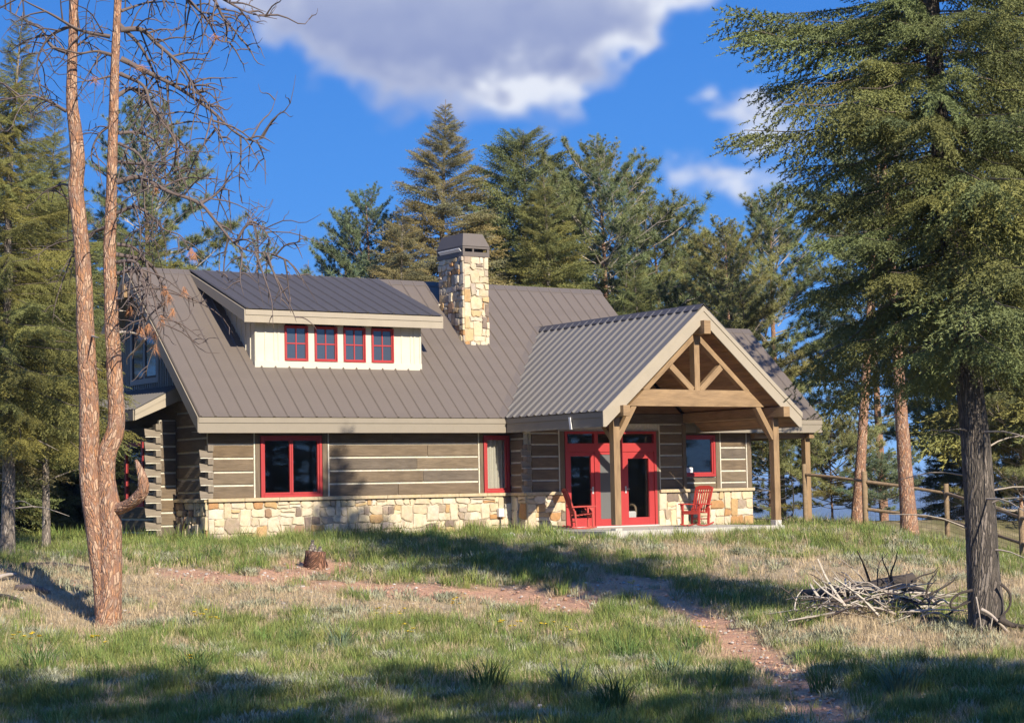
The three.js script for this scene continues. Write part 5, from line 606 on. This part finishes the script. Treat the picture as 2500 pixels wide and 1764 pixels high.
// ---------- brush pile ----------
{
  const c0 = SPOT.brush.clone(), s = V3(RGT.x, 0, RGT.z).normalize(), f = V3(FWD.x, 0, FWD.z).normalize(), P = thing('brush_pile', 'pile of bleached branches and a dark log beside the big near fir', 'brush pile', null, c0), r = rngOf(88), L = (px, py, up) => onGround(px, py).sub(c0).add(V3(0, up, 0));
  part(P, 'log', tube(curve([L(1965, 1462, 0.1), L(2060, 1482, 0.3), L(2150, 1484, 0.42), L(2235, 1482, 0.5)], 10), (t) => lerp(0.09, 0.15, t), 10, true, 0.15, 2), M.charWood); part(P, 'log', tube(curve([L(2210, 1484, 0.4), L(2262, 1490, 0.3), L(2300, 1500, 0.12)], 8), (t) => lerp(0.1, 0.05, t), 8, true, 0.2, 3), M.charWood);
  for (let k = 0; k < 190; k++) { const u = (r() - 0.5) * 2.4 + (r() - 0.5) * 0.6, v = (r() - 0.55) * 1.5, b = s.clone().multiplyScalar(u).addScaledVector(f, v); b.y = groundY(c0.x + b.x, c0.z + b.z) - c0.y + 0.02 + r() * 0.55 * (1 - Math.abs(u) / 1.7); const a = r() * 6.28, up = r() < 0.22 ? 0.5 + r() * 0.7 : (r() - 0.45) * 0.6, l = 0.3 + r() * 0.75, d = V3(Math.cos(a), up, Math.sin(a)).normalize(), e = b.clone().addScaledVector(d, l), R = 0.009 + r() * r() * 0.032; part(P, 'stick', tube(curve([b, b.clone().lerp(e, 0.5).add(V3((r() - 0.5) * 0.14, r() * 0.1, (r() - 0.5) * 0.14)), e], 5), (t) => lerp(R, R * 0.45, t), 5, true), r() < 0.72 ? (r() < 0.5 ? M.silverWood : M.paleWood) : r() < 0.5 ? M.deadWood : M.charWood); }
  const up = (pts, R, mat) => part(P, 'stick', tube(curve(pts.map(([x, y]) => { const d = depthOf(c0.x, c0.z), q = sight(x, y); return EYE.clone().addScaledVector(q, d / (q.x * FWD.x + q.z * FWD.z)).sub(c0); }), 10), (t) => lerp(R, R * 0.35, t), 6, true), mat);
  up([[2182, 1428], [2176, 1400], [2186, 1372], [2192, 1345]], 0.022, M.charWood); up([[2176, 1420], [2166, 1390], [2156, 1368], [2155, 1352]], 0.016, M.charWood); up([[2225, 1420], [2250, 1405], [2280, 1396], [2292, 1384]], 0.02, M.charWood); up([[2262, 1450], [2270, 1420], [2285, 1400], [2290, 1390]], 0.02, M.charWood); up([[2262, 1455], [2300, 1435], [2325, 1420], [2338, 1406]], 0.024, M.charWood); up([[2065, 1470], [2062, 1440], [2045, 1410], [2032, 1392]], 0.02, M.silverWood); up([[2075, 1480], [2060, 1450], [2042, 1425], [2028, 1416]], 0.016, M.silverWood); up([[2160, 1425], [2150, 1412], [2140, 1412]], 0.014, M.charWood); up([[2090, 1490], [2075, 1460], [2080, 1440]], 0.014, M.silverWood);
  const Q = thing('fallen_branches', 'dark curved branches and a pale stick at the foot of the big fir', 'branches', null, firBase), kk = (x, y) => { const d = depthOf(firBase.x, firBase.z) - 0.35, q = sight(x, y); return EYE.clone().addScaledVector(q, d / (q.x * FWD.x + q.z * FWD.z)).sub(firBase); };
  [[[[2375, 1440], [2340, 1450], [2322, 1470], [2325, 1484], [2350, 1476], [2370, 1468]], 0.024, M.charWood], [[[2445, 1425], [2466, 1448], [2466, 1478], [2450, 1500], [2425, 1512]], 0.026, M.charWood], [[[2396, 1486], [2420, 1500], [2450, 1530], [2480, 1560], [2510, 1585]], 0.03, M.silverWood], [[[2384, 1456], [2392, 1500], [2398, 1545]], 0.014, M.silverWood], [[[2425, 1500], [2420, 1530], [2416, 1550]], 0.012, M.silverWood], [[[2440, 1510], [2470, 1525], [2520, 1530]], 0.06, M.charWood]].forEach(([pl, R, mat]) => part(Q, 'branch', tube(curve(pl.map((p) => kk(...p)), 12), (t) => lerp(R, R * 0.5, t), 7, true, 0.15, R * 100), mat));
}
// ---------- fence and gate ----------
{
  const bp = [[1968, SPOT.post0, 1132], [2115, SPOT.post1, 1150], [2315, SPOT.post2, 1180], [2498, SPOT.post3, 1240], [2760, SPOT.post4, 1305]], F = thing('fence', 'pole fence with wire mesh running from the house to the right edge', 'fence'), posts = bp.map(([x, y, yt], i) => { const b = y.clone(), d = depthOf(b.x, b.z), q = sight(x - 2, yt), top = EYE.clone().addScaledVector(q, d / (q.x * FWD.x + q.z * FWD.z)); return [b, V3(b.x, top.y, b.z)]; });
  posts.forEach(([b, t], i) => part(F, 'post', tube([b.clone().add(V3(0, -0.3, 0)), b, t], i === 1 ? 0.085 : 0.075, 10, true, 0.06, i), M.fence)); const up = V3(0, 1, 0);
  for (let i = 0; i < posts.length - 1; i++) { const [b0, t0] = posts[i], [b1, t1] = posts[i + 1]; const P = (k, e) => b0.clone().lerp(t0, k).lerp(b1.clone().lerp(t1, k), e); for (const k of i === 1 ? [0.84, 0.4, 0.1] : [0.84, 0.4]) { if (i === 0 && k < 0.5) continue; part(F, 'rail', tube([P(k, -0.02), P(k + 0.01, 0.5), P(k, 1.02)], (t) => 0.052 - 0.01 * t, 8, true, 0.1, i + k), M.fence); }
    const wires = []; if (i > 0) { for (let k = 0.06; k < 0.8; k += 0.085) wires.push(tube([P(k, 0), P(k, 1)], 0.003, 3, false)); const n = Math.round(b0.distanceTo(b1) / 0.16); for (let q = 0; q <= n; q++) wires.push(tube([P(0.04, q / n), P(0.8, q / n)], 0.0025, 3, false)); part(F, 'wire_mesh', wires, M.wire).userData.kind = 'stuff'; } }
  const G = thing('gate', 'dark tubular metal gate between the house corner and the fence', 'gate'), z = -0.4, fr = (x0, x1, y0, y1) => curve([[x0, (y0 + y1) / 2, z], [x0, y1 - 0.1, z], [x0 + 0.03, y1 - 0.02, z], [x0 + 0.15, y1, z], [x1 - 0.15, y1, z], [x1 - 0.03, y1 - 0.02, z], [x1, y1 - 0.1, z], [x1, y0 + 0.1, z], [x1 - 0.15, y0, z], [x0 + 0.15, y0, z], [x0, y0 + 0.1, z], [x0, (y0 + y1) / 2, z]], 60);
  part(G, 'frame', tube(fr(17.95, 19.75, 0.45, 1.6), 0.022, 6, false), M.iron); for (const y of [0.75, 1.02, 1.3]) part(G, 'bar', tube([[17.97, y, z], [19.73, y, z]], 0.016, 6, false), M.iron); part(G, 'ring', tube(fr(19.1, 19.5, 1.02, 1.42).map((p) => V3(p.x, p.y, z + 0.02)), 0.016, 6, false), M.iron);
}
// ---------- grass and ground plants ----------
{
  const tuftGeo = (seed, n, h, w, spread, bend) => { const r = rngOf(seed), pos = []; for (let i = 0; i < n; i++) { const a = r() * 6.28, rr = Math.sqrt(r()) * spread, x = Math.cos(a) * rr, z = Math.sin(a) * rr, b = a + (r() - 0.5) * 2, l = h * (0.45 + r() * 0.75), k = bend * (0.3 + r()), dx = Math.cos(b), dz = Math.sin(b), sx = -dz * w * (0.7 + r() * 0.6), sz = dx * w * (0.7 + r() * 0.6); const P = (t, q) => [x + dx * k * l * t * t + sx * q, l * t * (1 - 0.18 * k * t), z + dz * k * l * t * t + sz * q]; const A = P(0, 1), B = P(0, -1), C = P(0.55, 0.8), D = P(0.55, -0.8), E = P(1, 0); pos.push(...A, ...B, ...C, ...C, ...B, ...D, ...C, ...D, ...E); } return soup(pos); };
  const grassMat = std({ color: rgb(1, 1, 1), roughness: 0.8, side: THREE.DoubleSide });
  const kinds = { green: [1, 2].map((s) => tuftGeo(s, 20, 0.2, 0.0036, 0.075, 0.5)), straw: [3, 4].map((s) => tuftGeo(s, 15, 0.15, 0.0028, 0.1, 0.9)), sage: [5, 6].map((s) => tuftGeo(s, 26, 0.1, 0.0055, 0.085, 0.8)), big: [7].map((s) => tuftGeo(s, 70, 0.36, 0.0052, 0.12, 0.75)) };
  const list = { green: [[], []], straw: [[], []], sage: [[], []], big: [[]] }, r = rngOf(2024), m4 = new THREE.Matrix4(), f = V3(FWD.x, 0, FWD.z).normalize(), s = V3(RGT.x, 0, RGT.z).normalize();
  const inHouse = (x, z) => (x > -0.75 && x < 18 && z < 0.06 && z > -8.4) || (x > 8.65 && x < 14.68 && z < 4.8 && z > -1);
  const put = (kind, x, z, sc, col, tilt = 0.25) => { const v = Math.floor(r() * list[kind].length); list[kind][v].push([m4.clone().compose(V3(x, groundY(x, z) - 0.012, z), new THREE.Quaternion().setFromEuler(new THREE.Euler((r() - 0.5) * tilt, r() * 6.28, (r() - 0.5) * tilt)), V3(sc, sc * (0.75 + r() * 0.5), sc)), col]); };
  const bands = [[16, 23, 260], [23, 30, 170], [30, 38, 105], [38, 47, 66], [47, 62, 44]];
  for (const [d0, d1, dens] of bands) {
    const wMid = 0.3 * (d0 + d1) + 2, n = Math.round((d1 - d0) * wMid * dens), big = Math.pow(d0 / 15, 0.45);
    for (let i = 0; i < n; i++) {
      const d = d0 + (d1 - d0) * r(), X = (r() - 0.5) * (0.6 * d + 2), p = EYE.clone().addScaledVector(f, d).addScaledVector(s, X), x = p.x, z = p.z; if (inHouse(x, z)) continue; const [so, st, gr] = cover(x, z); if (r() < so * 0.95) continue; if (st > 0.4 && r() < 0.3) continue;
      const patch = n2(x * 0.35 + 60, z * 0.35), fine = n2(x * 1.5, z * 1.5 + 20), nearH = sstep(4.5, 1.5, z) * sstep(-3, -1, x) * sstep(10, 8, x), v = 0.75 + r() * 0.5; const clump = 0.72 + 0.55 * sstep(-0.4, 0.7, n2(x * 0.9 + 9, z * 0.9)), u = r() + (gr - 0.72) * 0.9 + (clump - 1) * 0.5 + nearH * 0.5 + sstep(27, 20, d) * 0.2;
      if (patch + fine * 0.6 > 0.55 && r() < 0.75 && d > 18 && nearH < 0.3) put('sage', x, z, big * (0.8 + r() * 0.6), rgb(0.345 * v, 0.34 * v, 0.215 * v));
      else if (u > 0.5) { const y = r(); put('green', x, z, big * (0.5 + r() * 0.5) * clump * (1 + nearH * 0.3), rgb((0.125 + 0.15 * y) * v, (0.205 + 0.075 * y) * v, (0.04 + 0.035 * y) * v)); }
      else if (r() < 0.85) { const y = r(); put('straw', x, z, big * (0.35 + r() * 0.6), rgb((0.43 + 0.12 * y) * v, (0.34 + 0.08 * y) * v, (0.2 + 0.06 * y) * v), 0.7); }
    }
  }
  for (const [k, arr] of Object.entries(list)) arr.forEach((l, v) => { if (!l.length) return; const im = new THREE.InstancedMesh(kinds[k][v], grassMat, l.length); l.forEach(([m, c], i) => { im.setMatrixAt(i, m); im.setColorAt(i, c); }); im.name = numbered({ green: 'green_grass', straw: 'dry_grass', sage: 'sage_plants', big: 'tussocks' }[k]); im.userData = { kind: 'stuff', label: { green: 'green grass growing over the yard', straw: 'dry straw coloured grass on the yard', sage: 'low grey green sage plants in the yard', big: 'grass tussocks' }[k], category: { green: 'grass', straw: 'grass', sage: 'ground cover', big: 'grass' }[k] }; scene.add(im); });
  // pebbles, clods and fallen needles on the bare ground
  { const pg = new THREE.IcosahedronGeometry(1, 1); { const p = pg.attributes.position; for (let i = 0; i < p.count; i++) { const q = V3(p.getX(i), p.getY(i), p.getZ(i)), k = 1 + 0.3 * n3(q.x * 1.7, q.y * 1.7, q.z * 1.7); p.setXYZ(i, q.x * k, q.y * k * 0.6, q.z * k); } pg.computeVertexNormals(); } const ng = soup([-0.5, 0, -0.03, -0.5, 0, 0.03, 0.5, 0.05, 0]), ms = [[], []], cs = [[], []];
    for (let i = 0; i < 60000; i++) { const d = 18 + 34 * Math.pow(r(), 0.8), X = (r() - 0.5) * (0.58 * d), p = EYE.clone().addScaledVector(f, d).addScaledVector(s, X); if (inHouse(p.x, p.z)) continue; const [so, st] = cover(p.x, p.z); if (r() > so + st * 0.45) continue; const k = r() < 0.3 ? 0 : 1, v = 0.6 + r() * 0.6, sz = k ? 0.06 + r() * 0.09 : 0.008 + 0.03 * Math.pow(r(), 3); p.y = groundY(p.x, p.z) + (k ? 0.012 + r() * 0.03 : 0.002); ms[k].push(m4.clone().compose(p, new THREE.Quaternion().setFromEuler(new THREE.Euler((r() - 0.5) * 0.5, r() * 6.28, (r() - 0.5) * 0.5)), V3(sz, sz, sz))); cs[k].push(k ? rgb(0.5 * v, 0.36 * v, 0.22 * v) : r() < 0.6 ? rgb(0.6 * v, 0.36 * v, 0.24 * v) : rgb(0.55 * v, 0.5 * v, 0.44 * v)); }
    [[pg, 'pebbles', 'small pebbles and clods scattered on the bare soil', 'pebbles'], [ng, 'needle_litter', 'fallen straw and needles littering the bare ground', 'litter']].forEach(([g, nm, label, category], k) => { const im = new THREE.InstancedMesh(g, grassMat, ms[k].length); ms[k].forEach((m, i) => { im.setMatrixAt(i, m); im.setColorAt(i, cs[k][i]); }); im.name = numbered(nm); im.userData = { kind: 'stuff', label, category }; scene.add(im); }); }
  // bigger tussocks, each one a clump of its own
  const tg = [11, 12, 13].map((q) => tuftGeo(q, 95, 0.36, 0.0055, 0.13, 0.8)), tm = [[0.1, 0.165, 0.04], [0.14, 0.19, 0.1], [0.085, 0.14, 0.035]].map((c) => std({ color: rgb(...c), roughness: 0.8, side: THREE.DoubleSide }));
  [[1530, 1615, 1, 'below the path bend'], [1640, 1660, 0.9, 'left of the lower path'], [1190, 1690, 1.1, 'in the near shade left of centre'], [1750, 1700, 1, 'close left of the path at the bottom'], [830, 1590, 1, 'blue green one in the middle foreground'], [730, 1580, 0.8, 'left of the blue green one'], [2010, 1690, 0.9, 'right of the path at the bottom'], [2200, 1700, 1.1, 'in the deep shade at lower right'], [480, 1650, 1, 'at the edge of the shade on the left'], [90, 1640, 1.1, 'in the lower left corner'], [1900, 1480, 0.8, 'between path and brush pile'], [520, 1370, 1.0, 'by the corner of the stone wall'], [1180, 1390, 1.1, 'below the utility box'], [1390, 1700, 1, 'in the shade at the bottom middle'], [1500, 1735, 1.1, 'lowest in the bottom middle'], [1680, 1600, 0.8, 'beside the dark bend of the path']].forEach(([px, py, sc, where], i) => { const p = onGround(px, py), m = solo('grass_tussock', tg[i % 3], tm[i % 3], 'leafy grass tussock ' + where, 'grass clump', 'grass tussocks'); m.position.copy(p); m.rotation.y = i; m.scale.setScalar(sc * 1.35); });
  // yellow wildflowers
  const yel = std({ color: rgb(0.75, 0.52, 0.02), roughness: 0.7, side: THREE.DoubleSide }), stemM = std({ color: rgb(0.14, 0.2, 0.06), roughness: 0.8, side: THREE.DoubleSide });
  [[1232, 1548, 'leftmost of the row in the middle foreground'], [1262, 1556, 'second of the row in the middle foreground'], [1332, 1552, 'third of the row in the middle foreground'], [1385, 1566, 'largest, right end of the foreground row'], [1120, 1497, 'alone behind the foreground row'], [968, 1525, 'behind the blue green tussock'], [912, 1525, 'left behind the blue green tussock'], [1005, 1568, 'below the blue green tussock'], [1718, 1560, 'at the left edge of the path'], [38, 1590, 'at the far left edge'], [80, 1592, 'second from the left edge'], [240, 1598, 'near the foot of the twin pine'], [478, 1650, 'at the edge of the near shade'], [530, 1545, 'right of the twin pine'], [1540, 1452, 'by the path bend'], [490, 1530, 'close right of the twin pine']].forEach(([px, py, where], i) => {
    const p = onGround(px, py), t = thing('wildflower', 'yellow wildflower clump, ' + where, 'flower', 'yellow wildflowers', p), q = rngOf(3000 + i), n = 2 + Math.floor(q() * 4); const stems = [], heads = []; for (let k = 0; k < n; k++) { const x = (q() - 0.5) * 0.22, z = (q() - 0.5) * 0.2, h = 0.16 + q() * 0.12; stems.push(tube([[x * 0.5, -0.02, z * 0.5], [x, h, z]], 0.003, 3, false)); for (let b = 0; b < 9; b++) { const a = b / 9 * 6.28, c = V3(x, h, z); const e = V3(Math.cos(a) * 0.036, 0.01 + q() * 0.012, Math.sin(a) * 0.036), w = V3(-Math.sin(a) * 0.014, 0, Math.cos(a) * 0.014); heads.push(c.x, c.y, c.z, c.x + e.x + w.x, c.y + e.y, c.z + e.z + w.z, c.x + e.x - w.x, c.y + e.y + 0.004, c.z + e.z - w.z); } }
    part(t, 'stem', stems, stemM); part(t, 'flower_head', soup(heads), yel);
  });
}
scene.traverse((o) => { if (o.isMesh) { o.castShadow = true; o.receiveShadow = true; } });
renderer.render(scene, camera);
